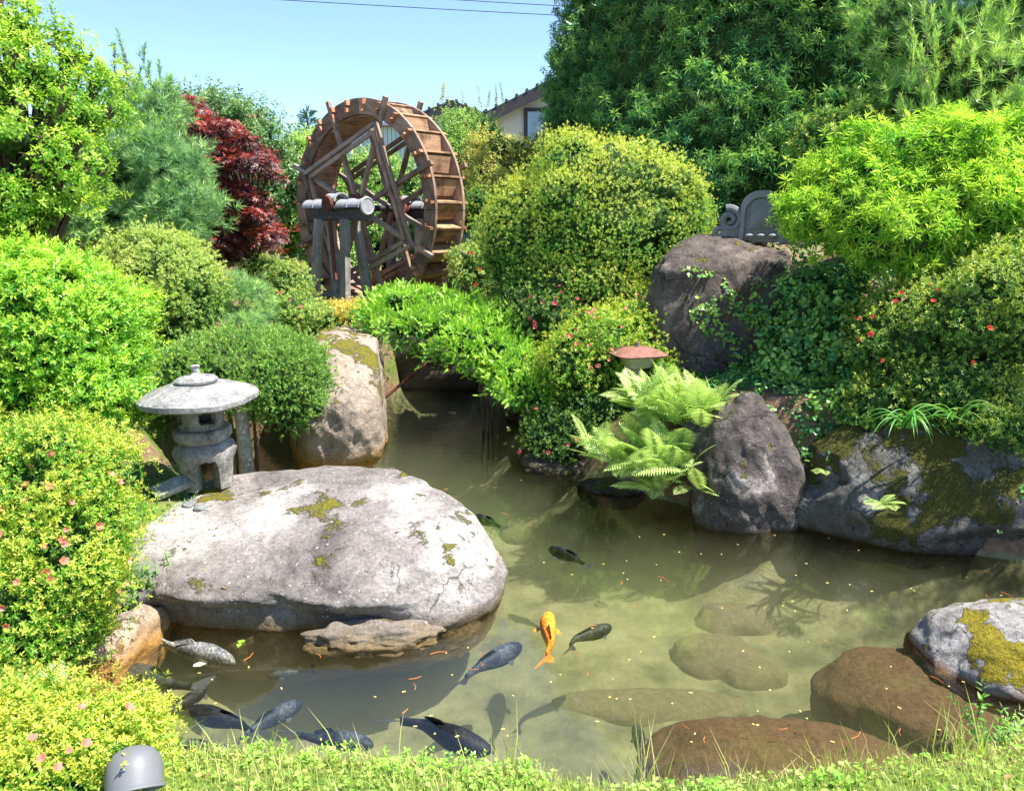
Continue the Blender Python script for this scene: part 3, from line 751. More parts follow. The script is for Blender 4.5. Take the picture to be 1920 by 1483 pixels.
def blossoms(parent, blobs, n, mat, seed, size=1.0, sel=None, out_=1.0):
    P, Nn, lay = blob_points(blobs, n * 12, seed, depth=.02, back=0, under=0)
    vis = (unit(CAMP - P) * Nn).sum(1); ok = vis > .15
    if sel is not None: ok &= sel(P)
    P, Nn = P[ok][:n], Nn[ok][:n]
    if mat not in BLOS:
        V, T, I = blossom_mesh(); BLOS[mat] = mesh_np('blossom', V, T, False, {'tint': I}); BLOS[mat].materials.append(M[mat])
    g = np.random.default_rng(seed)
    for p_, n_ in zip(P, Nn):
        o = bpy.data.objects.new('blossom', BLOS[mat]); col.objects.link(o); o.parent = parent
        pos = Vector(p_ + n_ * .015 * out_) - parent.location
        o.location = pos; s = size * g.uniform(.8, 1.3); o.scale = (s, s, s)
        o.rotation_euler = Vector(n_ + np.array((0, -.3, .4)) + g.normal(size=3) * .25).to_track_quat('Z', 'Y').to_euler()

def lumpy(blobs, k, seed):
    g = np.random.default_rng(seed + 50); out_ = list(blobs)
    for c, r in blobs:
        for i in range(k):
            d = unit(g.normal(size=(1, 3)) + np.array((0, -.35, .35)))[0]; q = g.uniform(.20, .36) * r.mean()
            out_.append((c + d * r * g.uniform(.78, .95), np.array((q * 1.15, q, q * .9))))
    return out_
def shrub(name, label, cat, blobs, n, tpls, mat, seed, group=None, up=.45, jit=.45, scale=(.8, 1.2), amp=.13, freq=2.6, depth=.26, core=.78, zoff=0, part='foliage', spread=.5, top_light=.0, back=.4, stems=True, lumps=7):
    lo = min(c[2] - r[2] for c, r in blobs); c0 = np.mean([c for c, r in blobs], axis=0)
    base = (float(c0[0]), float(c0[1]), gz(c0[0], c0[1]))
    root = empty(name, base, label, cat, group)
    blobs0 = blobs; blobs = lumpy(blobs, lumps, seed)
    P, Nn, lay = blob_points(blobs, n, seed, amp, freq, depth, back=back)
    g = np.random.default_rng(seed + 1)
    ax = unit(Nn + np.array((0, 0, up)) + g.normal(size=Nn.shape) * jit)
    S = g.uniform(scale[0], scale[1], len(P))
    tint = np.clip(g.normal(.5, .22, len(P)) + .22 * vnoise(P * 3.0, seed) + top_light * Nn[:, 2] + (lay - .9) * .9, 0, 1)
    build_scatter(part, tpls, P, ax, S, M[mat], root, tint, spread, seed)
    if core: link('dark_core', core_mesh('dark_core', blobs0, core * .93, seed), M['core'], root)
    if stems:
        mb = MB()
        for i in range(4):
            a = i * 1.6 + seed; q = Vector(c0) + Vector((math.cos(a) * .12, math.sin(a) * .12, 0))
            b0 = Vector((c0[0] + .05 * math.cos(a), c0[1] + .05 * math.sin(a), base[2] - .05))
            if q.z > b0.z: mb.tube([b0, (b0 + q) / 2 + Vector((.03, 0, 0)), q], [.02, .016, .01], 6)
        if mb.V: mb.build('stem', M['bark'], root, smooth=True)
    return root

# leaf templates (metres)
T_AZ = [rosette(6, leaf_tpl(.032, .0145), (10, 65), .02, s) for s in range(3)]
T_AZL = [rosette(6, leaf_tpl(.042, .019), (8, 62), .025, s) for s in range(3)]
T_AZF = [rosette(6, leaf_tpl(.025, .0115), (8, 62), .022, s, .6) for s in range(4)]
T_EUO = [rosette(8, leaf_tpl(.039, .016, .15, .1), (12, 66), .05, s, .7) for s in range(4)]
T_JUN = [candle(12, .024, .0065, .032, s) for s in range(3)]
T_YEW = [comb(18, .024, .006, .065, s) for s in range(4)]
T_PINE = [tuft(26, .11, .0072, (0, 75), s, .05, .5) for s in range(4)]
T_CAND = [candle(54, .070, .0090, .16, s) for s in range(3)]
T_DEC = [rosette(7, leaf_tpl(.076, .042, .12, .2), (-15, 55), .10, s, .4) for s in range(4)]
T_BG = [rosette(6, leaf_tpl(.085, .042, .1, .2), (-10, 60), .10, s, .4) for s in range(3)]
T_BGS = [rosette(6, leaf_tpl(.055, .028, .1, .2), (-10, 60), .07, s, .4) for s in range(3)]
_st = star(5, .062, .015)
T_MAP = [cluster(_st, 5, .050, s, .18) for s in range(4)]
T_PODO = [rosette(15, leaf_tpl(.13, .0140, .1, .35, .5), (-25, 62), .06, s, .6) for s in range(4)]
T_PODB = [rosette(15, leaf_tpl(.10, .0135, .1, .25, .5), (-10, 68), .05, s, .6) for s in range(4)]
T_IVY = [rosette(3, leaf6(.055, .052, .05, .1), (-20, 25), .03, s, .2) for s in range(3)]
T_WEED = [rosette(9, leaf_tpl(.05, .018, .1, .2), (-10, 60), .10, s, .5) for s in range(3)]
#SECTION2

# ------------------------------------------------------------------ stone lantern
LB = Vector(at_z(392, 912, .43)); LB.z = 0
def top_of(V, x, y, r=.12):
    d = np.hypot(V[:, 0] - x, V[:, 1] - y); s = V[d < r]
    return float(np.sort(s[:, 2])[-max(1, len(s) // 6):].mean()) if len(s) else 0.0
LB.z = max(top_of(ROCKS['huge smooth grey flat boulder carrying the stone lantern'], LB.x, LB.y), gz(LB.x, LB.y)) - .012
lan = empty('stone_lantern', LB, 'grey stone lantern with wide round roof standing on the flat boulder', 'stone lantern')
def local(mb, name, mat, parent, **kw): return mb.build(name, M[mat], parent, world=False, **kw)
# base: ring with four arched legs
n_a = 144; prof_t = [(0.0, .315), (.10, .315), (.150, .308), (.186, .285), (.203, .245)]
def arch(a):               # lower edge height of the skirt at azimuth a
    u = ((a + R(24)) / (math.pi / 2)) % 1.0; d = abs(u - .5) * 2       # 0 mid-arch, 1 at leg centre
    if d > .56: return 0.0
    t = d / .56
    return .212 - .010 * abs(math.sin(t * 1.5 * math.pi)) - .05 * max(0, t - .7) / .3
V, F = [], []
rows_o = 7
for k in range(n_a):
    a = 2 * math.pi * k / n_a
    lo = arch(a)
    ring = [(r, z) for r, z in prof_t]
    for i in range(1, rows_o + 1):
        t = i / rows_o; z = .245 + (lo - .245) * t
        s = (.245 - z) / .245
        ring.append((.203 - .028 * math.sin(s * 2.2) - .012 * s, z))
    ro, zo = ring[-1]
    ring.append((ro - .085, lo)); ring.append((.09, max(lo, .10) + .03)); ring.append((.10, .25)); ring.append((0, .25))
    for r_, z_ in ring: V.append((r_ * math.cos(a), r_ * math.sin(a), z_))
m_ = len(ring)
for k in range(n_a):
    for i in range(m_ - 1):
        a0 = k * m_ + i; b0 = ((k + 1) % n_a) * m_ + i
        F.append((a0, b0, b0 + 1, a0 + 1))
mb = MB(); mb.add(V, F); local(mb, 'leg_base', 'lantern', lan, smooth=True)
mb = MB(); mb.lathe([(0, .300), (.14, .300), (.165, .322), (.183, .345), (.186, .385), (.176, .402), (.13, .410), (0, .412)], 48)
local(mb, 'middle_platform', 'lantern', lan, smooth=True)
# fire box with four rounded windows
V, F = [], []
n_a, n_z = 96, 14
def hole(a, z):
    for c_ in (R(-52), R(38), R(128), R(218)):
        d = (a - c_ + math.pi) % (2 * math.pi) - math.pi
        if (abs(d) / .40) ** 4 + (abs(z - .500) / .052) ** 4 < 1: return True
    return False
for j in range(n_z + 1):
    z = .402 + .205 * j / n_z
    ro = .140 + .006 * math.sin(math.pi * j / n_z)
    for k in range(n_a):
        a = 2 * math.pi * k / n_a; V.append((ro * math.cos(a), ro * math.sin(a), z))
nb = len(V)
for j in range(n_z + 1):
    z = .402 + .205 * j / n_z
    for k in range(n_a):
        a = 2 * math.pi * k / n_a; V.append((.100 * math.cos(a), .100 * math.sin(a), z))
hm = [[hole(2 * math.pi * (k + .5) / n_a, .402 + .205 * (j + .5) / n_z) for k in range(n_a)] for j in range(n_z)]
for j in range(n_z):
    for k in range(n_a):
        k2 = (k + 1) % n_a; i0, i1, i2, i3 = j * n_a + k, j * n_a + k2, (j + 1) * n_a + k2, (j + 1) * n_a + k
        if not hm[j][k]:
            F.append((i0, i1, i2, i3)); F.append((nb + i3, nb + i2, nb + i1, nb + i0))
            if hm[j][(k + 1) % n_a]: F.append((i1, nb + i1, nb + i2, i2))
            if hm[j][k - 1]: F.append((i0, i3, nb + i3, nb + i0))
            if j + 1 < n_z and hm[j + 1][k]: F.append((i3, i2, nb + i2, nb + i3))
            if j > 0 and hm[j - 1][k]: F.append((i0, nb + i0, nb + i1, i1))
mb = MB(); mb.add(V, F); local(mb, 'fire_box', 'lantern', lan, smooth=True, angle=50)
# roof: shallow umbrella, slightly uneven rim
prof = [(0, .545), (.15, .545), (.30, .540), (.354, .520), (.371, .532), (.373, .562), (.345, .584), (.29, .603), (.22, .628), (.165, .640), (.16, .646), (.0, .648)]
V, F = [], []; n_a = 72
for r_, z_ in prof:
    for k in range(n_a):
        a = 2 * math.pi * k / n_a
        w = 1 + (.012 * math.sin(6 * a + .4) + .010 * math.sin(13 * a) + .008 * math.sin(29 * a + 1)) * min(1, r_ / .36) ** 3
        V.append((r_ * w * math.cos(a), r_ * w * math.sin(a), z_ + .058 + .006 * math.sin(3 * a + 1) * r_ / .37))
for i in range(len(prof) - 1):
    for k in range(n_a):
        F.append((i * n_a + k, i * n_a + (k + 1) % n_a, (i + 1) * n_a + (k + 1) % n_a, (i + 1) * n_a + k))
mb = MB(); mb.add(V, F); roof_o = local(mb, 'roof', 'lantern_roof', lan, smooth=True)
mb = MB(); mb.lathe([(r, z + .058) for r, z in [(0, .643), (.115, .643), (.132, .654), (.134, .668), (.118, .682), (.075, .693), (.036, .702), (.026, .715), (.024, .745), (.030, .752), (.030, .760), (.020, .765), (0, .766)]], 40)
local(mb, 'finial', 'lantern_roof', lan, smooth=True)
lan.rotation_euler = (R(1.0), R(-1.5), 0)
lan.scale = (1.02, 1.02, 1.0)
mb = MB(); mb.box((0, 0, 0), (.24, .11, .045)); sl = mb.build('leaning_slab', M['slab'], None, bevel=.008)
sp_ = at_z(322, 912, LB.z + .055); sl.location = sp_; sl.rotation_euler = (R(24), R(-12), R(42))
tag(sl, 'dark grey broken stone slab leaning beside the lantern foot', 'stone slab')
for i, (px, py, r_) in enumerate([(352, 930, .035), (372, 936, .025)]):
    v = at_z(px, py, LB.z + .02)
    rock('wedge_pebble', (v.x, v.y, top_of(ROCKS['huge smooth grey flat boulder carrying the stone lantern'], v.x, v.y, .06) + .004), (r_ * 1.3, r_, r_ * .55), 120 + i, 'slab', ['larger flat pebble wedged under the front lantern leg', 'smaller pebble lying in front of the lantern leg'][i], cat='pebble', sub=3)
# weathered post with a slab on top, behind the lantern
pb = at_z(462, 862, .15)
po = empty('old_wooden_post', pb, 'weathered split wooden post with a mossy cross log behind the lantern', 'post')
mb = MB(); mb.tube([(0, 0, -.25), (-.01, 0, .2), (-.015, 0, .50)], [.065, .058, .055], 10); local(mb, 'post', 'wood_post', po, smooth=True)
mb = MB(); mb.tube([(-.06, 0, .535), (.06, .0, .545), (.24, .03, .60)], [.055, .062, .05], 10); local(mb, 'cross_log', 'bark', po, smooth=True)

# ------------------------------------------------------------------ water wheel
WR, WW = 1.55, .28           # radius, half width
AX = R(-39)
hub = at_y(705, 391, 12.45)
wroot = empty('water_wheel', (hub.x, hub.y, gz(hub.x, hub.y)), 'large brown wooden water wheel with spokes, chords and buckets', 'water wheel', rz=AX)
HZ = hub.z - wroot.location.z
def wl(r, deg, y): return Vector((r * math.cos(R(deg)), y, HZ + r * math.sin(R(deg))))
def wboard(name, p0, p1, w, t, wdir, mat, parent, ext=0, base=Vector((0, 0, 0))):
    p0, p1 = Vector(p0), Vector(p1); d = (p1 - p0); L = d.length + 2 * ext; X = d.normalized()
    Zv = (Vector(wdir) - Vector(wdir).dot(X) * X).normalized(); Y = Zv.cross(X)
    mb = MB(); mb.box((0, 0, 0), (L, t, w))
    o = mb.build(name, M[mat], parent, world=False, bevel=min(t, w) * .10)
    o.matrix_local = Matrix.Translation((p0 + p1) / 2 - base) @ Matrix((X, Y, Zv)).transposed().to_4x4()
    return o
for side in (-1, 1):
    # rim: eight curved felloe boards
    for k in range(8):
        a0, a1 = k * 45 + 43.7, k * 45 + 88.3
        V, F = [], []; n = 10
        for i in range(n + 1):
            a = a0 + (a1 - a0) * i / n
            for r_, y_ in ((WR - .225, side * WW - .022), (WR, side * WW - .022), (WR, side * WW + .022), (WR - .225, side * WW + .022)):
                V.append(wl(r_, a, y_))
        for i in range(n):
            for q in range(4): F.append((i * 4 + q, i * 4 + (q + 1) % 4, i * 4 + 4 + (q + 1) % 4, i * 4 + 4 + q))
        F += [(0, 3, 2, 1), (n * 4, n * 4 + 1, n * 4 + 2, n * 4 + 3)]
        c_ = wl(WR - .1, (a0 + a1) / 2, side * WW)
        th = R((a0 + a1) / 2 + 90)
        Rm = Matrix.Rotation(-th, 4, 'Y')           # local X along the tangent
        Ri = Rm.inverted()
        mb = MB(); mb.add([Ri @ (v - c_) for v in V], F)
        o = mb.build('rim_board', M['wood_brown'], wroot, world=False, bevel=.004)
        o.matrix_local = Matrix.Translation(c_) @ Rm
    ya = side * (WW + .062)
    arms = [(21 + 45 * k) for k in range(8)]
    for k in (0, 2, 1, 3):                       # full-length arms through the hub; the second pair in halves
        a = arms[k]
        mat = 'wood_grey' if (k == 3) else 'wood_brown'
        if k in (1, 3):
            wboard('arm', wl(WR + .10, a, ya), wl(WR + .10, a + 180, ya), .066, .06, (-math.sin(R(a)), 0, math.cos(R(a))), mat, wroot)
        else:
            for a_ in (a, a + 180):
                wboard('arm', wl(WR + .10, a_, ya), wl(.20, a_, ya), .066, .06, (-math.sin(R(a_)), 0, math.cos(R(a_))), mat, wroot)
    # double chords joining every second arm
    yc = side * (WW + .062 + .068)
    for k in range(4):
        a0, a1 = 66 + 90 * k, 156 + 90 * k
        for dr in (0, .135):
            rr = WR - .27 - dr
            wboard('chord_board', wl(rr, a0, yc), wl(rr, a1, yc), .060, .045, (math.cos(R((a0 + a1) / 2)), 0, math.sin(R((a0 + a1) / 2))), 'wood_grey' if side < 0 and k % 2 == 0 else 'wood_brown', wroot, ext=-.02 if dr else .03)
    # hub plate
    mb = MB(); oc = [(.215 * math.cos(R(22.5 + 45 * i)), .215 * math.sin(R(22.5 + 45 * i))) for i in range(8)]
    mb.prism([(x, z) for x, z in oc], -.02, .02)
    hp = mb.build('hub_plate', M['rust'], wroot, world=False, bevel=.004); hp.location = (0, side * (WW + .125), HZ)
    for i in range(8):
        m2 = MB(); m2.tube([(0, -.04, 0), (0, .04, 0)], .014, 6)
        bo = m2.build('bolt', M['iron'], hp, world=False); bo.location = (.165 * math.cos(R(45 * i)), 0, .165 * math.sin(R(45 * i)))
NB = 27
for k in range(NB):
    a = 360 / NB * k + 3
    rad = Vector((math.cos(R(a)), 0, math.sin(R(a)))); tan = Vector((-math.sin(R(a)), 0, math.cos(R(a))))
    # radial paddle, seen as a ledge, and the slanted bucket face under it
    def cross_board(name, p0, p1, t, mat):
        d = (Vector(p1) - Vector(p0)); w = d.length; Zv = d.normalized(); X = Vector((0, 1, 0)); Y = Zv.cross(X)
        mb = MB(); mb.box((0, 0, 0), (2 * WW - .05, t, w)); o = mb.build(name, M[mat], wroot, world=False, bevel=.003)
        o.matrix_local = Matrix.Translation((Vector(p0) + Vector(p1)) / 2) @ Matrix((X, Y, Zv)).transposed().to_4x4()
        return o
    cross_board('paddle_board', wl(WR - .215, a + 1, 0), wl(WR - .004, a - .5, 0), .028, 'wood_warm')
    cross_board('bucket_board', wl(WR - .045, a - 1.3, 0), wl(WR - .165, a - 9.6, 0), .022, 'wood_warm')
    cross_board('sole_board', wl(WR - .236, a - .05, 0), wl(WR - .236, a + 360 / NB - .45, 0), .020, 'wood_sole')
    for side in (-1, 1):
        for (da, rr) in ((0.6, WR - .145), (-.4, WR - .05)):
            c_ = wl(rr, a + da, side * (WW + .022 + .036))
            mb = MB(); mb.box((0, 0, 0), (.072, .075, .040)); o = mb.build('peg', M['peg'], wroot, world=False)
            o.matrix_local = Matrix.Translation(c_) @ Matrix.Rotation(-R(a + da), 4, 'Y')
YB = .74
mb = MB(); mb.tube([(0, -YB - .12, HZ), (0, YB + .12, HZ)], .048, 14); local(mb, 'axle', 'iron', wroot, smooth=True)
mb = MB(); mb.tube([(0, .46, HZ), (0, YB + .10, HZ)], .085, 14); local(mb, 'axle_sleeve', 'rust', wroot, smooth=True)

def half_tile(length, r, n=12, t=.02, axis='X'):
    V, F = [], []
    m_ = n + 1
    for xi, (x, rr) in enumerate(((-length / 2, r), (length / 2 - .05, r - .012), (length / 2 - .05, r + .012), (length / 2, r + .012))):
        for ri in (rr, rr - t):
            for k in range(m_):
                a = math.pi * k / n; V.append((x, ri * math.cos(a), ri * math.sin(a)))
    for xi in range(3):
        o0, o1 = xi * 2 * m_, (xi + 1) * 2 * m_
        for k in range(n):
            F.append((o0 + k, o0 + k + 1, o1 + k + 1, o1 + k)); F.append((o0 + m_ + k + 1, o0 + m_ + k, o1 + m_ + k, o1 + m_ + k + 1))
    for o0 in (0, 3 * 2 * m_):
        for k in range(n): F.append((o0 + k, o0 + k + 1, o0 + m_ + k + 1, o0 + m_ + k))
    mb = MB(); mb.add(V, F); return mb
def bearing(side, label, group=None):
    base = wroot.matrix_local if False else None
    Mw = Matrix.Translation(wroot.location) @ Matrix.Rotation(AX, 4, 'Z')
    foot = Mw @ Vector((0, side * YB, 0)); z0 = gz(foot.x, foot.y)
    r_ = empty('bearing_stand', (foot.x, foot.y, z0), label, 'bearing stand', 'bearing stands of the water wheel', rz=AX)
    hz = wroot.location.z + HZ - z0
    wboard('crossbeam', (-.62, 0, hz - .10), (.62, 0, hz - .10), .17, .16, (0, 0, 1), 'wood_dark', r_)
    for sx, fx in ((-.30, -.35), (.28, .37)):
        for sy in (-1, 1):
            wboard('post', (sx, sy * .10, hz - .16), (fx, sy * .24, -.12), .125, .10, (1, 0, 0), 'wood_post', r_)
    wboard('brace', (-.02, -.13, hz - .14), (.26, -.30, hz * .28), .05, .04, (1, 0, 0), 'rust', r_)
    wboard('ground_rail', (-.58, .0, .10), (.60, .0, .10), .12, .12, (0, 0, 1), 'wood_post', r_)
    # little ridge of half-round tiles above the bearing
    for i in range(5):
        t = half_tile(.26, .135); o = t.build('ridge_tile', M['tile'], r_, world=False, smooth=True)
        x = -.52 + .255 * i; o.location = (x, 0, hz + .0 + (.085 if i == 2 else 0)); o.scale = (1, 1, .88)
    mb = MB(); mb.lathe([(0, -.02), (.10, -.02), (.122, -.012), (.13, 0), (.122, .022), (.11, .027), (.10, .018), (0, .018)], 24)
    e_ = mb.build('end_tile', M['tile'], r_, world=False, smooth=True); e_.location = (.645, 0, hz + .02); e_.rotation_euler = (0, R(90), 0)
    mb = MB(); mb.lathe([(0, -.03), (.10, -.03), (.115, 0), (.10, .03), (0, .03)], 20)
    e_ = mb.build('bearing_cap', M['rust'], r_, world=False, smooth=True); e_.location = (0, -side * .0 - .17 if side < 0 else .17, hz + .06); e_.rotation_euler = (R(90), 0, 0)
    return r_
bearing(-1, 'tile-capped post stand holding the axle in front of the wheel')
bearing(1, 'tile-capped post stand holding the axle behind the wheel')

# rusty pipe leaning in the channel
mb = MB(); a_, b_ = at_y(722, 745, 9.6), at_y(806, 676, 9.9); mb.tube([a_, b_], .022, 8)
tag(mb.build('rusty_pipe', M['rust'], None, smooth=True), 'rusty brown pipe leaning diagonally in the dark channel mouth', 'pipe')
# garden spotlights
def spotlight(name, loc, r_, label, rz, tilt):
    root = empty(name, loc, label, 'spotlight', rz=rz)
    mb = MB(); mb.lathe([(0, -.9), (.35, -.88), (.70, -.72), (.93, -.4), (1.0, 0), (1.0, .55), (1.06, .58), (1.06, .68), (.98, .70), (.93, .62), (.90, .4), (0, .38)], 32)
    mb.V = [Matrix.Rotation(tilt, 3, 'X') @ (v * r_) for v in mb.V]
    local(mb, 'housing', 'spot', root, smooth=True)
    mb = MB(); mb.tube([(0, 0, -r_ * 1.6), (0, 0, -r_ * .3)], r_ * .16, 8); local(mb, 'stake', 'iron', root, smooth=True)
    return root
v = at_y(252, 1447, 2.28)
spotlight('garden_spotlight', v, .088, 'grey round garden spotlight in the grass beside the corner azalea', R(20), R(140))
v = at_y(676, 636, 9.1)
spotlight('channel_spotlight', v, .075, 'small pale grey round spotlight above the channel beside the golden shrub', R(30), R(120))

# garden lamp with brown cap
v = at_y(1194, 672, 7.0)
gl_ = empty('garden_lamp', (v.x, v.y, gz(v.x, v.y)), 'garden lamp with reddish brown square cap and frosted body above the ferns', 'garden lamp', rz=R(16))
lz = v.z - gl_.location.z
def sq(r_, z, k=5, n=32):
    o = []
    for i in range(n):
        a = 2 * math.pi * i / n + math.pi / 4 * 0; c_, s_ = math.cos(a), math.sin(a); f = (abs(c_) ** k + abs(s_) ** k) ** (-1 / k); o.append((r_ * f * c_, r_ * f * s_, z))
    return o
def loft(rings):
    n = len(rings[0]); V = [v for r in rings for v in r]; F = []
    for i in range(len(rings) - 1):
        for k in range(n): F.append((i * n + k, i * n + (k + 1) % n, (i + 1) * n + (k + 1) % n, (i + 1) * n + k))
    F.append(tuple(range(n - 1, -1, -1))); F.append(tuple((len(rings) - 1) * n + k for k in range(n)))
    mb = MB(); mb.add(V, F); return mb
cap_ = local(loft([sq(.20, lz + .035), sq(.228, lz + .035), sq(.232, lz + .047), sq(.16, lz + .085), sq(.06, lz + .105)]), 'cap', 'lamp_roof', gl_, smooth=True, angle=30)
mb = MB(); mb.tube([(0, 0, lz + .10), (0, 0, lz + .145)], .018, 10); local(mb, 'cap_knob', 'spot', cap_)
for i in range(5):
    z0 = lz - .075 + .021 * i
    local(loft([sq(.100 + .009 * i, z0, 6), sq(.108 + .009 * i, z0 + .018, 6), sq(.106 + .009 * i, z0 + .0215, 6)]), 'frosted_band', 'lamp_body', gl_, smooth=True, angle=30)
mb = MB(); mb.tube([(0, 0, -.1), (0, 0, lz - .07)], .035, 10); local(mb, 'post', 'wood_post', gl_, smooth=True)

# roof-ridge ornament tile on the mound rock
mr = ROCKS['tall dark brown rock carrying the grey roof ornament']
v = at_y(1426, 440, 7.72)
oz = top_of(mr, v.x, v.y, .16) - .01
on = empty('roof_ornament', (v.x, v.y, oz), 'grey arched roof-ridge ornament tile with scrolls on top of the brown rock', 'roof ornament', rz=R(-14))
KS = .445 / .50
def arch_outline(w, h, r_, n=10):
    o = [(-w * 1.06, 0), ]
    o += [(-w, h * .35)]
    for i in range(n + 1):
        a = math.pi - math.pi / 2 * i / n; o.append((-w + r_ + r_ * math.cos(a), h - r_ + r_ * math.sin(a)))
    for i in range(n + 1):
        a = math.pi / 2 - math.pi / 2 * i / n; o.append((w - r_ + r_ * math.cos(a), h - r_ + r_ * math.sin(a)))
    o += [(w, h * .35), (w * 1.06, 0)]
    return o
mb = MB(); mb.prism(arch_outline(.185, .44, .155), -.02, .17); local(mb, 'arch_body', 'oni', on, smooth=True, bevel=.012, angle=30)
fr_o = arch_outline(.185, .44, .155); fr_i = [(x * .80, .02 + (z - .02) * .86) for x, z in fr_o]
V = [(x, -.055, z) for x, z in fr_o] + [(x, -.055, z) for x, z in fr_i] + [(x, -.018, z) for x, z in fr_o] + [(x, -.018, z) for x, z in fr_i]
n = len(fr_o); F = []
for i in range(n - 1):
    F += [(i, i + 1, n + i + 1, n + i), (2 * n + i, i, i + 1, 2 * n + i + 1)[::-1], (n + i, n + i + 1, 3 * n + i + 1, 3 * n + i)]
mb = MB(); mb.add(V, F); local(mb, 'raised_frame', 'oni', on, smooth=True, angle=30)
fr_o = [(x * .55, .12 + (z) * .58) for x, z in arch_outline(.185, .44, .165)]
mb = MB(); mb.prism(fr_o, -.038, -.015); local(mb, 'inner_panel', 'oni', on, smooth=True, bevel=.01, angle=30)
for s in (-1, 1):
    pts, rad = [], []
    for i in range(40):
        t = i / 39; a = 1.2 + t * 10.5; rr = .095 * (1 - t) + .012
        pts.append((s * (.275 + rr * math.cos(a)), .02, .19 + rr * math.sin(a))); rad.append(.034 - .012 * t)
    mb = MB(); mb.tube(pts, rad, 8); local(mb, 'scroll', 'oni', on, smooth=True)
    pts, rad = [], []
    for i in range(36):
        t = i / 35; a = -.6 - t * 9; rr = .075 * (1 - t) + .012
        pts.append((s * (.36 + rr * math.cos(a)), .02, .065 + rr * math.sin(a))); rad.append(.030 - .010 * t)
    mb = MB(); mb.tube(pts, rad, 8); local(mb, 'scroll', 'oni', on, smooth=True)
    mb = MB(); mb.prism([(s * .17, -.02), (s * .17, .16), (s * .30, .13), (s * .40, .04), (s * .47, .03), (s * .47, -.02)][::s], .0, .13); local(mb, 'side_wing', 'oni', on, smooth=True, bevel=.01, angle=30)
for i in range(3):
    mb = MB(); mb.lathe([(0, -.03), (.045, -.02), (.055, .01), (.03, .035), (0, .04)], 14); pp = mb.build('foot_scallop', M['oni'], on, world=False, smooth=True); pp.location = ((i - 1) * .10, -.035, .055); pp.scale = (.75, .75, .6)
on.scale = (1.05, 1.05, 1.08)

# ------------------------------------------------------------------ houses, rail, wires (beyond the garden)
def gable_house(name, label, px_peak, py_peak, y, half_w, slope, depth, wall_h, wall, win=None, corr=False):
    pk = at_y(px_peak, py_peak, y); z0 = gz(pk.x, y)
    h = empty(name, (pk.x, y, z0), label, 'house')
    zp = pk.z - z0; ze = zp - half_w * slope
    mb = MB(); mb.prism([(-half_w * .86, -.3), (half_w * .86, -.3), (half_w * .86, ze + .12 * slope), (0, zp - .12), (-half_w * .86, ze + .12 * slope)], .5, depth); local(mb, 'wall', wall, h)
    for s in (-1, 1):
        o_ = [(0, zp), (s * half_w * 1.04, ze - half_w * .04 * slope), (s * half_w * 1.04, ze - half_w * .04 * slope - .20), (0, zp - .22)]
        mb = MB(); mb.prism(o_[::s], .06, depth + .3); rf = local(mb, 'roof', 'house_roof', h)
        o2 = [(0, zp - .05), (s * half_w * 1.03, ze - half_w * .03 * slope - .05), (s * half_w * 1.03, ze - .36 - half_w * .03 * slope), (0, zp - .40)]
        mb = MB(); mb.prism(o2[::s], 0, .055); local(mb, 'barge_board', 'house_trim', h)
        L = half_w * 1.04; nt_ = int(L / .30)
        for i in range(nt_):
            t = (i + .5) / nt_; mb = MB(); mb.tube([(0, -.02, 0), (0, .5, 0)], .055, 8); q = mb.build('verge_tile', M['house_roof'], h, world=False); q.location = (s * L * t, 0, zp + .02 - L * t * slope)
    if win:
        for (x, z, w, hh) in win:
            mb = MB(); mb.box((0, 0, 0), (w + .24, .10, hh + .24)); f_ = local(mb, 'window_frame', 'house_trim', h); f_.location = (x, .47, z)
            mb = MB(); mb.box((0, 0, 0), (w, .03, hh)); g2 = mb.build('pane', M['glass'], f_, world=False); g2.location = (0, -.06, 0)
    mb = MB(); mb.box((0, .44, max(.8, ze - 1.6)), (half_w * 1.74, .12, .22)); local(mb, 'belt_board', 'house_wall2', h)
    return h
gable_house('house', 'beige house with dark tiled gable behind the tall hedge tree', 1115, 108, 26, 3.65, .47, 9, 3, 'house_wall', win=[(-1.75, 3.6, .55, 1.6), (1.2, 3.4, 1.2, 1.2)])
gable_house('far_house', 'pale house with low dark gable seen just above the bushes right of the wheel', 847, 187, 30, 2.2, .38, 8, 3, 'house_wall2', win=[(0, 1.8, 1.0, 1.0)])
# pale corrugated shed seen through the wheel
sc_ = at_y(715, 245, 24)
sh = empty('shed', (sc_.x, 24, gz(sc_.x, 24)), 'pale green corrugated shed seen through the wheel', 'shed')
hh = at_y(715, 238, 24).z - sh.location.z
for i in range(22):
    mb = MB(); mb.box((0, 0, 0), (.105, .05, hh)); q = mb.build('wall_rib', M['house_wall2'], sh, world=False); q.location = (-1.3 + i * .118, 0, hh / 2)
mb = MB(); mb.box((0, 1.0, hh / 2), (2.7, 1.9, hh - .02)); local(mb, 'wall', 'house_wall2', sh)
mb = MB(); mb.box((0, .95, hh + .05), (2.9, 2.4, .08)); local(mb, 'roof', 'tile', sh)
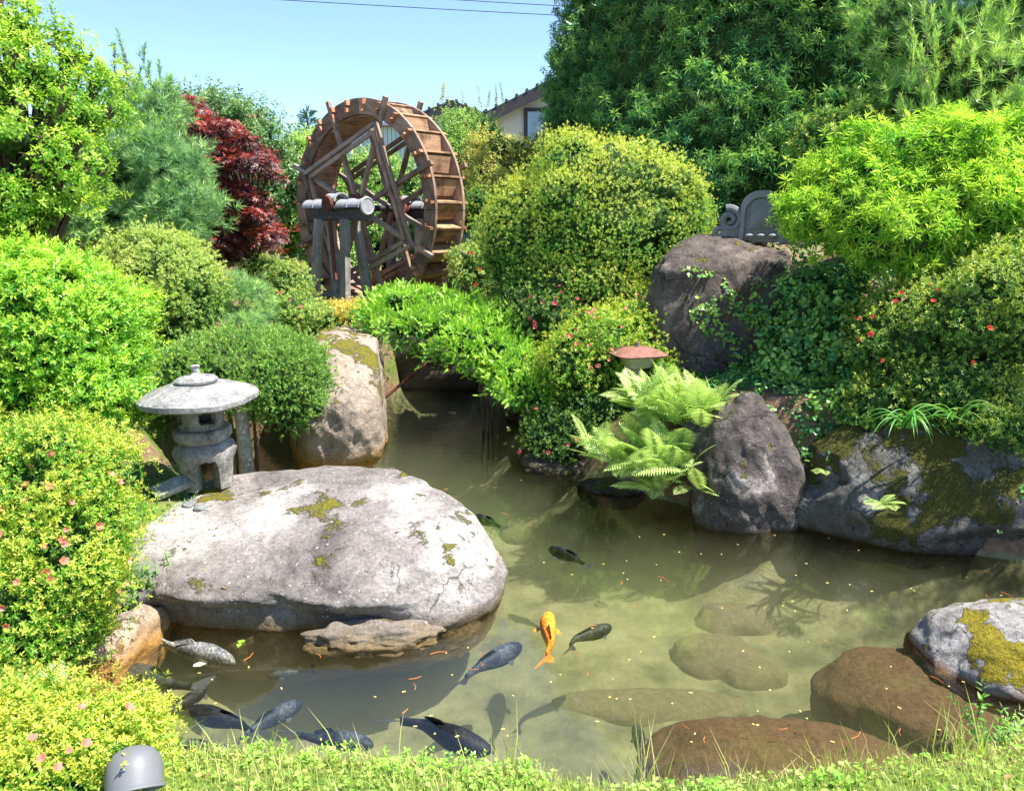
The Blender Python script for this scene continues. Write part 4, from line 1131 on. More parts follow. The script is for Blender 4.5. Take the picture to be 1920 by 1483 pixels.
# wooden rail behind the pine
a_ = at_y(70, 436, 9.0); b_ = at_y(165, 436, 9.2)
rr = empty('wooden_rail', ((a_.x + b_.x) / 2, 9.1, gz((a_.x + b_.x) / 2, 9.1)), 'thin wooden rail on posts in the shade under the left pine', 'rail')
base = Vector(rr.location)
wboard('rail', a_, b_, .05, .06, (0, 0, 1), 'wood_post', rr, .1, base)
for v in (a_, b_): wboard('post', (v.x, v.y + .06, gz(v.x, v.y) - .1), (v.x, v.y + .06, v.z + .02), .06, .06, (1, 0, 0), 'wood_post', rr, 0, base)
for (p0, p1, lab) in (((520, 0), (1020, 28), 'lower thin power line crossing the blue sky'), ((850, 0), (1040, 11), 'upper thin power line at the top edge of the sky')):
    A, Bp = at_y(*p0, 30), at_y(*p1, 30); d = Bp - A; pts = []
    for i in range(25):
        t = -3.0 + 8.0 * i / 24; q = A + d * t; q.z += .012 * ((t - .5) ** 2 - .25) * d.length * .35; pts.append(q)
    mb = MB(); mb.tube(pts, .013, 6); tag(mb.build('power_line', M['wire'], None, smooth=True), lab, 'power line', 'power lines')
#SECTION3

# ------------------------------------------------------------------ shrubs
E_ = ell
R_BIG = shrub('azalea_shrub', 'largest clipped azalea dome with yellow-green tips left of the brown rock', 'shrub',
      [E_(1130, 420, 9.3, 188, 158, 1.05), E_(985, 455, 9.35, 85, 120, .75), E_(1250, 420, 9.3, 82, 120, .7), E_(1090, 530, 9.0, 130, 75, .8)], 24000, T_AZ, 'az_dome', 1, scale=(.7, 1.05), lumps=3, amp=.09, top_light=.42, core=.82, depth=.2)
# upright shoots above the dome
def shoots(parent, spots, tpls, mat, seed, h=(.10, .22)):
    g = np.random.default_rng(seed); P, A, S = [], [], []
    for v in spots:
        hh = g.uniform(*h); lean = np.array((g.normal(0, .12), g.normal(0, .12), 1))
        k = max(3, int(hh / .028))
        for i in range(k):
            P.append(np.array(v) + lean * hh * i / k); A.append(lean + g.normal(size=3) * .35); S.append(g.uniform(.7, 1.0) * (1.1 - .4 * i / k))
    build_scatter('sprays', tpls, np.array(P), np.array(A), np.array(S), M[mat], parent, g.uniform(.6, 1, len(P)), .4, seed)
g = np.random.default_rng(3)
sp = []
for px, py in [(1050, 268), (1105, 258), (1112, 252), (1098, 262), (1192, 282), (1196, 280), (1205, 285), (1186, 288), (1250, 294), (1275, 300), (1165, 283), (1020, 275), (1085, 262), (1290, 318), (1215, 290), (1060, 265)]:
    sp.append(at_y(px + g.normal(0, 4), py + 6, 9.3 + g.normal(0, .12)))
shoots(R_BIG, sp, T_AZ, 'az_bright', 5)
blossoms(R_BIG, [E_(1060, 560, 8.75, 60, 45, .3)], 9, 'pink', 61, 1.3)

s_ = shrub('azalea_shrub', 'dark azalea with pink blossoms under the largest dome', 'shrub', [E_(1040, 600, 8.5, 95, 62, .5), E_(985, 580, 8.7, 60, 60, .5)], 3200, T_AZ, 'az_dark', 2)
blossoms(s_, [E_(1040, 590, 8.45, 60, 50, .4)], 14, 'pink', 62, 1.3)
s_ = shrub('azalea_shrub', 'yellow-green azalea with salmon blossoms around the garden lamp', 'shrub', [E_(1130, 665, 7.5, 100, 78, .55), E_(1200, 620, 7.8, 70, 55, .5), E_(1080, 690, 7.4, 70, 60, .5), E_(1215, 700, 7.3, 50, 50, .35)], 9000, T_AZ, 'az_front', 3, scale=(.75, 1.1), top_light=.1)
blossoms(s_, [E_(1130, 660, 7.45, 100, 75, .55), E_(1200, 610, 7.8, 60, 50, .5)], 26, 'salmon', 63, 1.1)
s_ = shrub('azalea_shrub', 'shaded azalea hanging over the water left of the ferns', 'shrub', [E_(1060, 815, 7.1, 82, 58, .4), E_(1120, 770, 7.2, 60, 60, .4)], 2600, T_AZ, 'az_dark', 4)
blossoms(s_, [E_(1050, 815, 7.05, 80, 55, .4)], 7, 'pink', 64, 1.0)
s_ = shrub('azalea_shrub', 'pale clipped round azalea between the euonymus and the pine', 'shrub', [E_(292, 545, 8.2, 124, 108, .65)], 8200, T_AZ, 'az_pale', 5, lumps=0, amp=.035, depth=.15, core=.86, top_light=.3)
s_ = shrub('azalea_shrub', 'small round clipped azalea under the red maple', 'shrub', [E_(545, 540, 10.6, 42, 45, .3), E_(490, 520, 10.8, 50, 42, .35)], 1900, T_AZ, 'az_pale', 6, lumps=2, amp=.05, top_light=.2)
s_ = shrub('azalea_shrub', 'loose azalea with a few pink flowers behind the tan boulder', 'shrub', [E_(548, 588, 9.3, 52, 38, .35), E_(600, 600, 9.2, 36, 28, .3)], 1900, T_AZ, 'az_pale', 7, amp=.14)
blossoms(s_, [E_(548, 590, 9.25, 50, 36, .3)], 9, 'pink', 65, 1.1)
shrub('golden_shrub', 'small golden yellow shrub at the foot of the wheel stand', 'shrub', [E_(640, 600, 9.4, 38, 30, .3), E_(668, 590, 9.5, 22, 24, .25)], 1500, T_AZ, 'spiraea', 8, amp=.2, core=.6)
shrub('azalea_shrub', 'small round azalea at the right edge of the wheel', 'shrub', [E_(905, 385, 12.6, 36, 34, .35)], 1200, T_AZ, 'az_mid', 9, amp=.05)
s_ = shrub('azalea_shrub', 'loose pale shrub right of the wheel foot', 'shrub', [E_(885, 510, 11.2, 42, 50, .4), E_(920, 470, 11.4, 36, 45, .4)], 1900, T_AZL, 'az_pale', 10, amp=.18, core=.6)
blossoms(s_, [E_(880, 510, 11.1, 42, 46, .35)], 4, 'redflower', 66, 1.3)
s_ = shrub('azalea_shrub', 'broad azalea with scattered red blossoms on the right bank', 'shrub',
      [E_(1840, 600, 5.75, 150, 110, .5), E_(1900, 560, 5.6, 90, 95, .45), E_(1700, 640, 5.95, 110, 105, .42), E_(1800, 720, 5.6, 130, 70, .38), E_(1880, 790, 5.25, 90, 50, .3), E_(1640, 760, 5.7, 60, 50, .3)], 14500, T_AZF, 'az_mid', 11, amp=.14, top_light=.28, scale=(.9, 1.3))
blossoms(s_, [E_(1700, 640, 5.9, 110, 100, .42), E_(1800, 620, 5.7, 130, 100, .45)], 16, 'redflower', 67, 1.0)
shrub('azalea_shrub', 'small dark-leaved azalea behind the bright podocarpus', 'shrub', [E_(1575, 270, 8.8, 80, 62, .5), E_(1630, 215, 9.0, 40, 45, .4)], 2200, T_AZL, 'az_mid', 12, amp=.15)

s_ = shrub('euonymus_hedge', 'big glossy yellow-green euonymus bush behind the front azalea', 'bush', [E_(95, 640, 5.3, 168, 165, .62), E_(40, 560, 5.2, 120, 90, .5), E_(190, 740, 5.1, 70, 80, .35)], 13000, T_EUO, 'euonymus', 13, lumps=4, amp=.09, top_light=.16, scale=(.8, 1.15))
s_ = shrub('front_azalea', 'bright azalea mound with faded salmon flowers beside the flat boulder', 'shrub',
      [E_(60, 930, 3.7, 150, 150, .42), E_(140, 1010, 3.65, 90, 150, .35), E_(60, 1120, 3.45, 130, 150, .38), E_(130, 880, 3.85, 95, 80, .35)], 22000, T_AZF, 'az_front', 14, amp=.10, scale=(.75, 1.1), top_light=.12)
blossoms(s_, [E_(70, 1060, 3.5, 120, 160, .38), E_(140, 1010, 3.6, 85, 140, .35)], 44, 'salmon', 68, .95)
s_ = shrub('corner_azalea', 'low bright azalea in the bottom left corner beside the spotlight', 'shrub',
      [E_(120, 1420, 2.42, 155, 85, .26), E_(20, 1420, 2.45, 120, 110, .28), E_(215, 1385, 2.55, 70, 50, .18)], 13000, T_AZF, 'az_front', 15, amp=.09, scale=(.75, 1.1), top_light=.1)
blossoms(s_, [E_(90, 1400, 2.38, 140, 80, .26)], 8, 'salmon', 69, .8)
shrub('juniper_hedge', 'low dense juniper cushion behind the lantern', 'bush', [E_(450, 700, 7.15, 155, 78, .6), E_(540, 720, 7.0, 72, 82, .45), E_(350, 710, 7.2, 75, 60, .5)], 17000, T_JUN, 'juniper', 16, amp=.12, freq=4.5, top_light=.18, up=.5, jit=.6, scale=(.8, 1.3), depth=.12, core=.88)
# spreading yew: layered sprays
yb = [E_(800, 605, 8.7, 125, 45, .65), E_(890, 640, 8.4, 100, 45, .6), E_(770, 570, 8.9, 80, 28, .4), E_(960, 690, 8.0, 60, 42, .45), E_(1005, 735, 7.6, 62, 36, .35), E_(930, 610, 8.6, 60, 40, .4), E_(1080, 740, 7.5, 40, 32, .25)]
shrub('spreading_yew', 'bright green spreading yew overhanging the channel in front of the wheel', 'bush', yb, 15000, T_YEW, 'yew', 17, amp=.24, freq=4.2, up=.25, jit=.65, scale=(.75, 1.3), depth=.35, core=.60, top_light=.25, spread=.65)
shrub('young_pine', 'small feathery young pine beside the pale round azalea', 'pine', [E_(455, 575, 8.7, 38, 52, .3), E_(440, 620, 8.5, 52, 32, .3), E_(480, 600, 8.8, 30, 30, .25)], 800, T_PINE, 'pine', 18, amp=.2, core=None, up=.8, scale=(.6, .95))
shrub('ivy_mound', 'dark green ivy mass hanging below the bright podocarpus', 'ivy', [E_(1530, 590, 6.9, 95, 95, .4), E_(1500, 690, 6.5, 80, 70, .35), E_(1590, 660, 6.3, 70, 80, .35)], 3600, T_IVY, 'ivy', 23, amp=.25, up=.1, scale=(.6, 1.0), core=.8, jit=.4)
shrub('ivy_mound', 'creeper covered hump between upright rock and mossy rock', 'ivy', [E_(1560, 800, 5.9, 70, 60, .25), E_(1640, 790, 5.8, 60, 45, .25)], 1700, T_IVY, 'ivy', 24, amp=.25, up=.1, scale=(.5, .85), core=.8, jit=.4)
pbl = [E_(1720, 330, 6.7, 185, 90, .6), E_(1620, 400, 6.5, 135, 80, .55), E_(1800, 390, 6.4, 130, 95, .5), E_(1880, 330, 6.6, 90, 110, .5), E_(1690, 440, 6.2, 120, 62, .4), E_(1560, 360, 6.8, 62, 60, .4)]
shrub('podocarpus_shrub', 'bright lime podocarpus shrub on the mound beside the roof ornament', 'shrub', pbl, 7000, T_PODB, 'podo_bright', 19, lumps=10, amp=.18, freq=2.6, up=.7, jit=.35, scale=(.65, 1.0), depth=.3, core=.78, top_light=.16)

# ------------------------------------------------------------------ trees
def tree(name, label, base_xy, blobs, n, tpls, mat, seed, trunk_r=.09, bark='bark', group=None, fork=.45, cat='tree', zb=None, crook=.1, **kw):
    x, y = base_xy; z = gz(x, y) if zb is None else zb
    root = empty(name, (x, y, z), label, cat, group)
    pr = {k: kw.pop(k) for k in list(kw) if k in ('amp', 'freq', 'depth', 'back', 'under', 'fuzz')}
    P, Nn, lay = blob_points(blobs, n, seed, pr.get('amp', .2), pr.get('freq', 2.4), pr.get('depth', .55), back=pr.get('back', .55), under=pr.get('under', .7), fuzz=pr.get('fuzz', .9), gap=kw.get('gap', (1.9, -.38)))
    g = np.random.default_rng(seed + 1)
    ax = unit(Nn + np.array((0, 0, kw.get('up', .4))) + g.normal(size=Nn.shape) * kw.get('jit', .5))
    S = g.uniform(*kw.get('scale', (.8, 1.2)), len(P))
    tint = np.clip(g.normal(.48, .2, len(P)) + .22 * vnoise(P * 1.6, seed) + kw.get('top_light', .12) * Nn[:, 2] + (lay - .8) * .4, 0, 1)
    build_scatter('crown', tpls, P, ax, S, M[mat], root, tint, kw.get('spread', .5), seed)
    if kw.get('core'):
        link('dark_core', core_mesh('dark_core', kw.get('core_blobs', blobs), kw['core'], seed), M['core'], root)
    C = np.array([b[0] for b in blobs]); w = np.array([b[1].prod() ** .5 for b in blobs])
    top = Vector((C * w[:, None]).sum(0) / w.sum()); top.z = float(C[:, 2].max())
    b0 = Vector((x, y, z - .1)); pts = []
    for i in range(8):
        t = i / 7; q = b0.lerp(top, t); q.x += crook * math.sin(t * 5 + seed) * t; q.y += crook * .6 * math.cos(t * 4 + seed) * t; pts.append(q)
    mb = MB(); mb.tube(pts, [trunk_r * (1.25 - 1.1 * i / 7) for i in range(8)], 9); tr_ = mb.build('trunk', M[bark], root, smooth=True)
    mb = MB()
    for c_, r_ in blobs:
        k = min(7, max(1, int(fork * 7 * (.7 + .5 * g.random())))); s0 = pts[k]; e0 = Vector(c_)
        if e0.z < s0.z: s0 = pts[max(1, k - 2)]
        mid = s0.lerp(e0, .5) + Vector((0, 0, .12 * (e0 - s0).length))
        mb.tube([s0, mid, e0], [trunk_r * .5, trunk_r * .34, trunk_r * .12], 6)
        for j in range(3):
            d = Vector(unit(g.normal(size=(1, 3)))[0] * r_ * .75); mb.tube([mid.lerp(e0, .6), e0 + d * .5, e0 + d], [trunk_r * .2, trunk_r * .13, trunk_r * .05], 5)
    mb.build('limb', M[bark], root, smooth=True)
    return root
# bright broad-leaved tree, upper left
lb = [E_(70, 150, 7.0, 115, 75, .6), E_(30, 60, 7.1, 75, 75, .5), E_(140, 215, 6.9, 75, 55, .5), E_(95, 300, 6.7, 110, 58, .6), E_(20, 260, 6.6, 110, 85, .6), E_(50, 385, 6.6, 100, 50, .55), E_(160, 300, 6.9, 50, 40, .35), E_(130, 110, 7.2, 42, 50, .3), E_(-90, 200, 6.8, 130, 200, .7), E_(-60, 20, 7.0, 110, 90, .6), E_(30, 440, 6.8, 90, 45, .5)]
t_ = tree('broadleaf_tree', 'bright yellow-green broad-leaved tree filling the upper left corner', (-4.1, 6.9), lumpy(lb, 5, 3), 10500, T_DEC, 'decid', 30, trunk_r=.08, core_blobs=lb, scale=(.42, .78), amp=.36, freq=3.4, core=.36, depth=.75, fuzz=1.1, jit=.75)
g = np.random.default_rng(8); sp = [at_y(px, py, 7.1) for px, py in [(110, 75), (125, 70), (140, 95), (105, 95), (150, 105), (20, 15), (45, 5), (160, 130), (60, 35)]]
shoots(t_, sp, T_DEC, 'decid', 9, (.15, .32))
# tall feathery pine
pb_ = [E_(250, 240, 9.6, 70, 50, .5), E_(300, 200, 9.7, 48, 45, .4), E_(225, 320, 9.4, 90, 60, .6), E_(310, 310, 9.3, 75, 65, .55), E_(250, 390, 9.2, 105, 50, .6), E_(340, 390, 9.1, 58, 55, .45), E_(190, 420, 9.1, 80, 40, .5), E_(300, 445, 9.0, 70, 30, .45), E_(130, 360, 9.5, 90, 60, .6), E_(230, 170, 9.9, 40, 40, .35)]
t_ = tree('pine_tree', 'soft grey-green pine with upright shoots behind the broad-leaved tree', (-4.4, 9.6), pb_, 4300, T_PINE, 'pine', 31, trunk_r=.07, bark='bark_pine', up=.9, jit=.5, scale=(.8, 1.2), amp=.22, core=.42)
def pine_leaders(parent, spots, mat, seed, L=(.12, .28), k=1.0):
    g = np.random.default_rng(seed); P, A, S = [], [], []
    for v in spots:
        v = np.array(v); ln = g.uniform(*L); d = unit(np.array((g.normal(0, .25), g.normal(0, .2), 1))[None])[0]
        n_ = max(2, int(ln / .13))
        for i in range(n_): P.append(v + d * ln * i / n_); A.append(d + g.normal(size=3) * .05); S.append(k * g.uniform(.85, 1.1))
        mb = MB(); mb.tube([Vector(v - d * .06), Vector(v + d * ln * .8)], [.006, .003], 5); mb.build('shoot_stem', M['bark_pine'], parent)
    build_scatter('sprays', T_CAND, np.array(P), np.array(A), np.array(S), M[mat], parent, g.uniform(.3, .9, len(P)), .4, seed)
sp = [at_y(px, py, 9.6) for px, py in [(236, 110), (240, 150), (270, 120), (278, 150), (255, 170), (290, 170), (310, 195), (322, 210), (215, 130), (300, 150), (120, 110), (118, 140), (205, 160), (330, 235), (180, 190), (350, 260), (222, 190), (262, 200)]]
pine_leaders(t_, sp, 'pine', 10)
# red maple: layered sprays
g = np.random.default_rng(77); mbl = []
edge = [(190, 350, 372), (230, 352, 440), (270, 365, 490), (310, 372, 525), (350, 368, 540), (390, 372, 520), (425, 388, 520), (455, 395, 555), (485, 415, 540)]
for i in range(74):
    py = g.uniform(195, 482); px_s = -14; xl, xr = np.interp(py, [e[0] for e in edge], [e[1] for e in edge]), np.interp(py, [e[0] for e in edge], [e[2] for e in edge])
    px = g.uniform(xl, xr) + px_s; k = g.uniform(.7, 1.2)
    mbl.append(E_(px, py + 4 * math.sin(px * .05), 10.9 + g.uniform(-.75, .75), 24 * k, 9.5 * k, .17 * k))
tree('red_maple', 'dark red maple with layered feathery leaves left of the wheel', (-3.35, 10.9), mbl, 4200, T_MAP, 'maple', 32, trunk_r=.05, jit=.3, up=1.4, scale=(.7, 1.1), amp=.3, depth=.7, fuzz=.6, top_light=.28, spread=.7)
# background
tree('camellia_tree', 'dark green rounded tree behind the red maple', (-4.6, 14.5), [E_(440, 240, 14.5, 70, 62, .8), E_(395, 215, 14.6, 42, 38, .5), E_(485, 290, 14.2, 55, 60, .7), E_(520, 350, 14.0, 50, 60, .6), E_(350, 270, 14.8, 60, 80, .7)], 3600, T_BG, 'bg_dark', 33, trunk_r=.1, core=.7, depth=.3)
# conifer with tiers
cx = at_y(575, 205, 22); cz = gz(cx.x, 22)
croot = empty('far_conifer', (cx.x, 22, cz), 'small blue-green conifer with pointed top left of the wheel', 'tree')
hh = cx.z - cz; P, A, S = [], [], []; g = np.random.default_rng(4)
for i in range(1500):
    t = g.random() ** .7; z = hh * (1 - t); rr = (.10 + 1.25 * t) * (0.75 + .25 * math.cos(z * 14)) * math.sqrt(g.random()); a = g.uniform(0, 6.28)
    P.append((cx.x + rr * math.cos(a), 22 + rr * math.sin(a), cz + z)); A.append((math.cos(a), math.sin(a), .35)); S.append(g.uniform(2.2, 3.4))
P.append((cx.x, 22, cz + hh)); A.append((0, 0, 1)); S.append(2.0)
build_scatter('crown', T_YEW, np.array(P), np.array(A) + g.normal(size=(len(A), 3)) * .2, np.array(S), M['conifer'], croot, None, .5, 4)
mb = MB(); mb.tube([(cx.x, 22, cz - .1), (cx.x, 22, cz + hh)], [.12, .015], 7); mb.build('trunk', M['bark'], croot, smooth=True)
tree('background_tree', 'green tree filling the gap between red maple and wheel', (-4.6, 16.5), [E_(560, 330, 16.5, 50, 60, .8), E_(590, 290, 17.0, 40, 40, .7), E_(540, 420, 16.0, 60, 55, .8), E_(600, 400, 16.0, 60, 80, .8)], 3000, T_BG, 'bg_mid', 34, core=.75, depth=.3)
tree('background_tree', 'leafy green tree seen through the spokes of the wheel', (-2.6, 16.8), [E_(680, 430, 16.5, 85, 80, 1.0), E_(760, 390, 17.0, 80, 85, 1.0), E_(690, 340, 17.5, 70, 55, .9), E_(810, 450, 16.0, 60, 80, .8), E_(640, 500, 15.5, 70, 60, .8)], 4600, T_BG, 'bg_mid', 35, core=.75, depth=.3)
tree('background_tree', 'loose bright shrub tree at the right shoulder of the wheel', (-1.2, 15.5), [E_(860, 245, 15.5, 40, 36, .6), E_(900, 250, 15.5, 34, 28, .6), E_(845, 310, 15.0, 42, 60, .6), E_(900, 300, 15.2, 50, 60, .7), E_(860, 390, 15, 50, 60, .6)], 3600, T_BGS, 'bg_mid', 36, core=.65, depth=.4, amp=.25)
t_ = tree('background_tree', 'yellow-brown fine-leaved tree in front of the beige house', (0, 14.0), [E_(945, 290, 14.0, 54, 40, .6), E_(930, 335, 13.8, 52, 46, .6), E_(985, 306, 13.9, 32, 44, .5), E_(900, 295, 14.2, 30, 36, .4), E_(950, 380, 13.5, 55, 60, .6)], 3600, T_BGS, 'bg_yellow', 37, core=.7, depth=.3)
sp = [at_y(px, py, 15.3) for px, py in [(828, 190), (833, 182), (842, 195), (870, 195), (930, 195), (945, 200), (900, 195), (915, 198), (815, 205)]]
shoots(t_, sp, T_BGS, 'bg_yellow', 19, (.2, .45))
# far belt of trees behind everything
for i, (px, py, y, rx, rz, lab) in enumerate([(-60, 330, 20, 190, 110, 'far green tree behind the broad-leaved tree'), (150, 330, 22, 130, 90, 'far tree behind the soft pine'), (330, 350, 21, 110, 80, 'far tree low behind the red maple'),
                                          (650, 400, 27, 90, 70, 'far tree low behind the wheel'), (800, 370, 26, 70, 60, 'far tree behind the right rim of the wheel'), (960, 345, 21, 90, 60, 'far tree in front of the beige house wall')]):
    tree('far_tree', lab, (at_y(px, py, y).x, y), [E_(px, py, y, rx, rz), E_(px - rx * .5, py + rz * .6, y, rx * .7, rz * .8), E_(px + rx * .5, py + rz * .6, y, rx * .7, rz * .8)], 1800, T_BG, ('bg_dark', 'bg_mid')[i % 2], 40 + i, group='trees beyond the garden', core=.82, depth=.2, scale=(1.2, 1.9))
# tall podocarpus screen
pd = [E_(1400, 150, 12.6, 230, 170, 1.6), E_(1300, 260, 12.0, 180, 140, 1.3), E_(1480, 300, 11.6, 140, 170, 1.3), E_(1240, 120, 12.9, 120, 140, 1.1), E_(1560, 180, 11.8, 130, 160, 1.2), E_(1350, -60, 13.2, 260, 160, 1.7), E_(1400, 360, 11.0, 130, 70, .8), E_(1600, -100, 12.4, 180, 200, 1.5)]
tree('podocarpus_tree', 'tall dark green podocarpus with drooping narrow leaves behind the large azalea', (3.9, 13.2), lumpy(pd, 4, 9), 15000, T_PODO, 'podo', 50, trunk_r=.22, core_blobs=pd, core=.66, depth=.40, scale=(.65, 1.2), amp=.20, gap=(1.3, -.30), freq=3.2, up=.1, jit=.5, top_light=.35)
pd2 = [E_(1085, 150, 14.6, 58, 130, .9), E_(1130, 90, 14.8, 72, 150, 1.0), E_(1066, 225, 14.3, 55, 68, .7), E_(1100, 280, 14.0, 90, 70, .8), E_(1140, -60, 15.2, 95, 140, 1.1), E_(1180, 200, 14.0, 70, 110, .8)]
tree('podocarpus_tree', 'lighter podocarpus against the sky beside the beige house', (1.6, 14.8), pd2, 5800, T_PODO, 'podo', 51, trunk_r=.16, core=.66, depth=.34, scale=(.6, .95), amp=.2, freq=3.2, up=.3, jit=.6, top_light=.3, spread=.65)
# pine on the right bank
pr = [E_(1750, 70, 8.8, 110, 70, .7), E_(1840, 150, 8.4, 120, 70, .7), E_(1720, 190, 8.6, 80, 50, .5), E_(1880, 60, 9.0, 120, 90, .8), E_(1790, 230, 8.2, 100, 40, .5), E_(1660, 60, 9.4, 60, 70, .5), E_(1960, 180, 8.2, 110, 120, .8), E_(1900, -120, 9.0, 200, 120, 1.0)]
t_ = tree('pine_tree', 'light green pine with upright candles above the bright podocarpus', (5.6, 8.9), pr, 3000, T_PINE, 'pine_young', 52, trunk_r=.16, bark='bark_pine', up=.9, scale=(.8, 1.2), core=.62, amp=.22)
g = np.random.default_rng(12)
sp = [at_y(1690 + g.uniform(0, 240), 60 + g.uniform(0, 190), 8.1 + g.uniform(-.3, .4)) for _ in range(46)] + [at_y(px, py, 8.0) for px, py in [(1708, 130), (1722, 145), (1735, 150), (1775, 70), (1800, 130), (1815, 150), (1760, 60), (1840, 60), (1880, 70), (1895, 40), (1690, 170), (1745, 195)]]
pine_leaders(t_, sp, 'pine_young', 14, (.12, .30))

# the garden goes on to both sides: planting that shades the right bank and closes the view
def EW(x, y, z, rx, ry, rz): return (np.array((x, y, z)), np.array((rx, ry, rz)))
tree('shade_tree', 'broad-leaved tree on the right bank whose crown shades the mossy rock', (5.6, 4.9), [EW(4.9, 4.5, 3.1, .75, .50, .45), EW(5.6, 4.9, 3.5, .8, .7, .6), EW(4.5, 4.9, 2.9, .5, .45, .35), EW(5.9, 4.2, 3.2, .6, .5, .5)], 1000, T_DEC, 'bg_mid', 53, trunk_r=.09, depth=.7, scale=(.6, 1.0))
shrub('azalea_shrub', 'azalea continuing the right bank beyond the red-blossomed one', 'shrub', [EW(4.9, 6.2, 1.55, .75, .6, .6), EW(5.5, 5.4, 1.4, .6, .5, .55)], 3200, T_AZL, 'az_mid', 25, top_light=.25)
shrub('azalea_shrub', 'azalea behind the front azalea on the left bank', 'shrub', [EW(-3.3, 4.1, .85, .6, .55, .55), EW(-2.9, 3.0, .6, .5, .5, .45)], 3200, T_AZL, 'az_front', 26, top_light=.15)
shrub('euonymus_hedge', 'second euonymus bush behind the glossy one on the left', 'bush', [EW(-4.6, 5.9, 1.35, .8, .6, .75), EW(-5.0, 4.6, 1.2, .7, .6, .65)], 3000, T_EUO, 'euonymus', 27, top_light=.16, scale=(1.0, 1.4))
for i, (x, y, z, r_, lab) in enumerate([(8.2, 11.5, 4.2, 1.9, 'green tree closing the garden behind the right pine'), (9.5, 7.0, 4.0, 1.8, 'green tree at the far right of the mound'), (-7.2, 9.0, 3.2, 1.6, 'green tree left of the soft pine'), (-7.6, 5.2, 3.0, 1.5, 'green tree at the far left of the garden'), (6.5, 16.5, 4.5, 2.2, 'tall tree behind the dark podocarpus')]):
    tree('garden_tree', lab, (x, y), [EW(x, y, z, r_, r_, r_ * .8), EW(x - r_ * .6, y - .3, z - r_ * .7, r_ * .7, r_ * .7, r_ * .6), EW(x + r_ * .6, y, z - r_ * .6, r_ * .7, r_ * .7, r_ * .6)], 1500, T_BG, ('bg_mid', 'bg_dark')[i % 2], 60 + i, core=.78, depth=.25, scale=(1.3, 2.0), trunk_r=.14)

# ------------------------------------------------------------------ ferns, strap leaves, ivy, weeds
def frond_mesh(seed, n=20, L=.55, W=.15, droop=.5):
    r = random.Random(seed); parts = []; pts = []
    for i in range(n + 1):
        t = i / n; pts.append(np.array((0, L * t * (1 - .12 * t), L * (.42 * t - droop * t * t))))
    for i in range(1, n + 1):
        t = i / n; w = W * (math.sin(math.pi * min(1, t * .92 + .12)) ** .8) * (1 - .55 * max(0, t - .5))
        d = unit((pts[i] - pts[i - 1])[None])[0]; pitch = math.asin(d[2])
        for s in (-1, 1):
            lf = leaf6(w * r.uniform(.9, 1.1), .024 * (1 - .5 * t), .05, .12)
            parts.append((lf, rotx(pitch) @ rotz(-s * R(68 - 18 * t)) @ roty(r.uniform(-.15, .15)), pts[i], .5 + .2 * t + r.uniform(-.12, .12)))
    V, T, I = compose(parts)
    mb = MB(); mb.tube([Vector(p_) for p_ in pts], [.004 * (1 - .7 * i / n) for i in range(n + 1)], 4, False)
    Vr = np.array([v[:] for v in mb.V]); Fr = np.array([[f[0], f[1], f[2]] for f in mb.F] + [[f[0], f[2], f[3]] for f in mb.F])
    return mesh_np('frond', np.vstack([V, Vr]), np.vstack([T, Fr + len(V)]), False, {'tint': np.concatenate([I, np.full(len(Vr), .6)])})
FR = [frond_mesh(s, droop=.16 + .09 * s) for s in range(4)]
for f in FR: f.materials.append(M['fern'])
def fern(name, label, loc, n, size, seed, az=(0, 360), el=(0, 35), roots=.1):
    root = empty(name, loc, label, 'fern'); r = random.Random(seed)
    for i in range(n):
        o = bpy.data.objects.new('frond', FR[i % 4]); col.objects.link(o); o.parent = root
        a = R(az[0] + (az[1] - az[0]) * (i + r.random()) / n); s = size * r.uniform(.75, 1.15)
        o.location = (r.gauss(0, roots), r.gauss(0, roots), r.uniform(0, roots * .5)); o.scale = (s, s, s)
        o.rotation_euler = (R(r.uniform(*el)), R(r.uniform(-15, 15)), a)
    return root
fern('fern', 'large bright fern with many fronds between lamp and upright rock', at_y(1275, 790, 6.10), 80, .86, 1, (10, 250), (0, 65), .14)
fern('fern', 'bright fern spilling down to the water left of the upright rock', at_y(1225, 870, 5.90), 90, .76, 2, (20, 250), (-25, 60), .17)
fern('fern', 'low bright fern clump against the left foot of the upright rock', at_y(1265, 905, 5.85), 44, .62, 7, (40, 240), (-25, 55), .12)
fern('fern', 'pale fern with spreading fronds just below the garden lamp', at_y(1225, 770, 6.25), 30, .80, 6, (20, 300), (0, 45), .08)
fern('fern', 'small dark fern growing in the crevice right of the upright rock', Vector(at_y(1545, 880, 5.62)), 7, .50, 3, (60, 300), (-35, 15), .03)
fern('fern', 'small fern on the pale face of the mossy rock', Vector(at_y(1655, 945, 4.98)), 8, .34, 4, (60, 300), (-10, 20), .02)
fern('fern', 'pale fern tip between front azalea and corner azalea', Vector(at_y(40, 1345, 2.75)), 6, .42, 5, (250, 460), (35, 70), .04)
def strap_mesh(seed, L=.42, W=.022):
    r = random.Random(seed); V, F = [], []; n = 8
    for i in range(n + 1):
        t = i / n; w = W * (1 - t ** 2.2) + .001; y = L * (t * .55 + .25 * t * t); z = L * (1.05 * t - 1.05 * t ** 2.1)
        V += [(-w / 2, y, z + .003), (0, y, z - .002), (w / 2, y, z + .003)]
    for i in range(n):
        for q in (0, 1): a = i * 3 + q; F += [(a, a + 1, a + 4), (a, a + 4, a + 3)]
    return mesh_np('leaf', np.array(V), np.array(F), True, {'tint': np.full(len(V), r.uniform(.2, .8))})
ST = [strap_mesh(s) for s in range(4)]
for f in ST: f.materials.append(M['iris'])
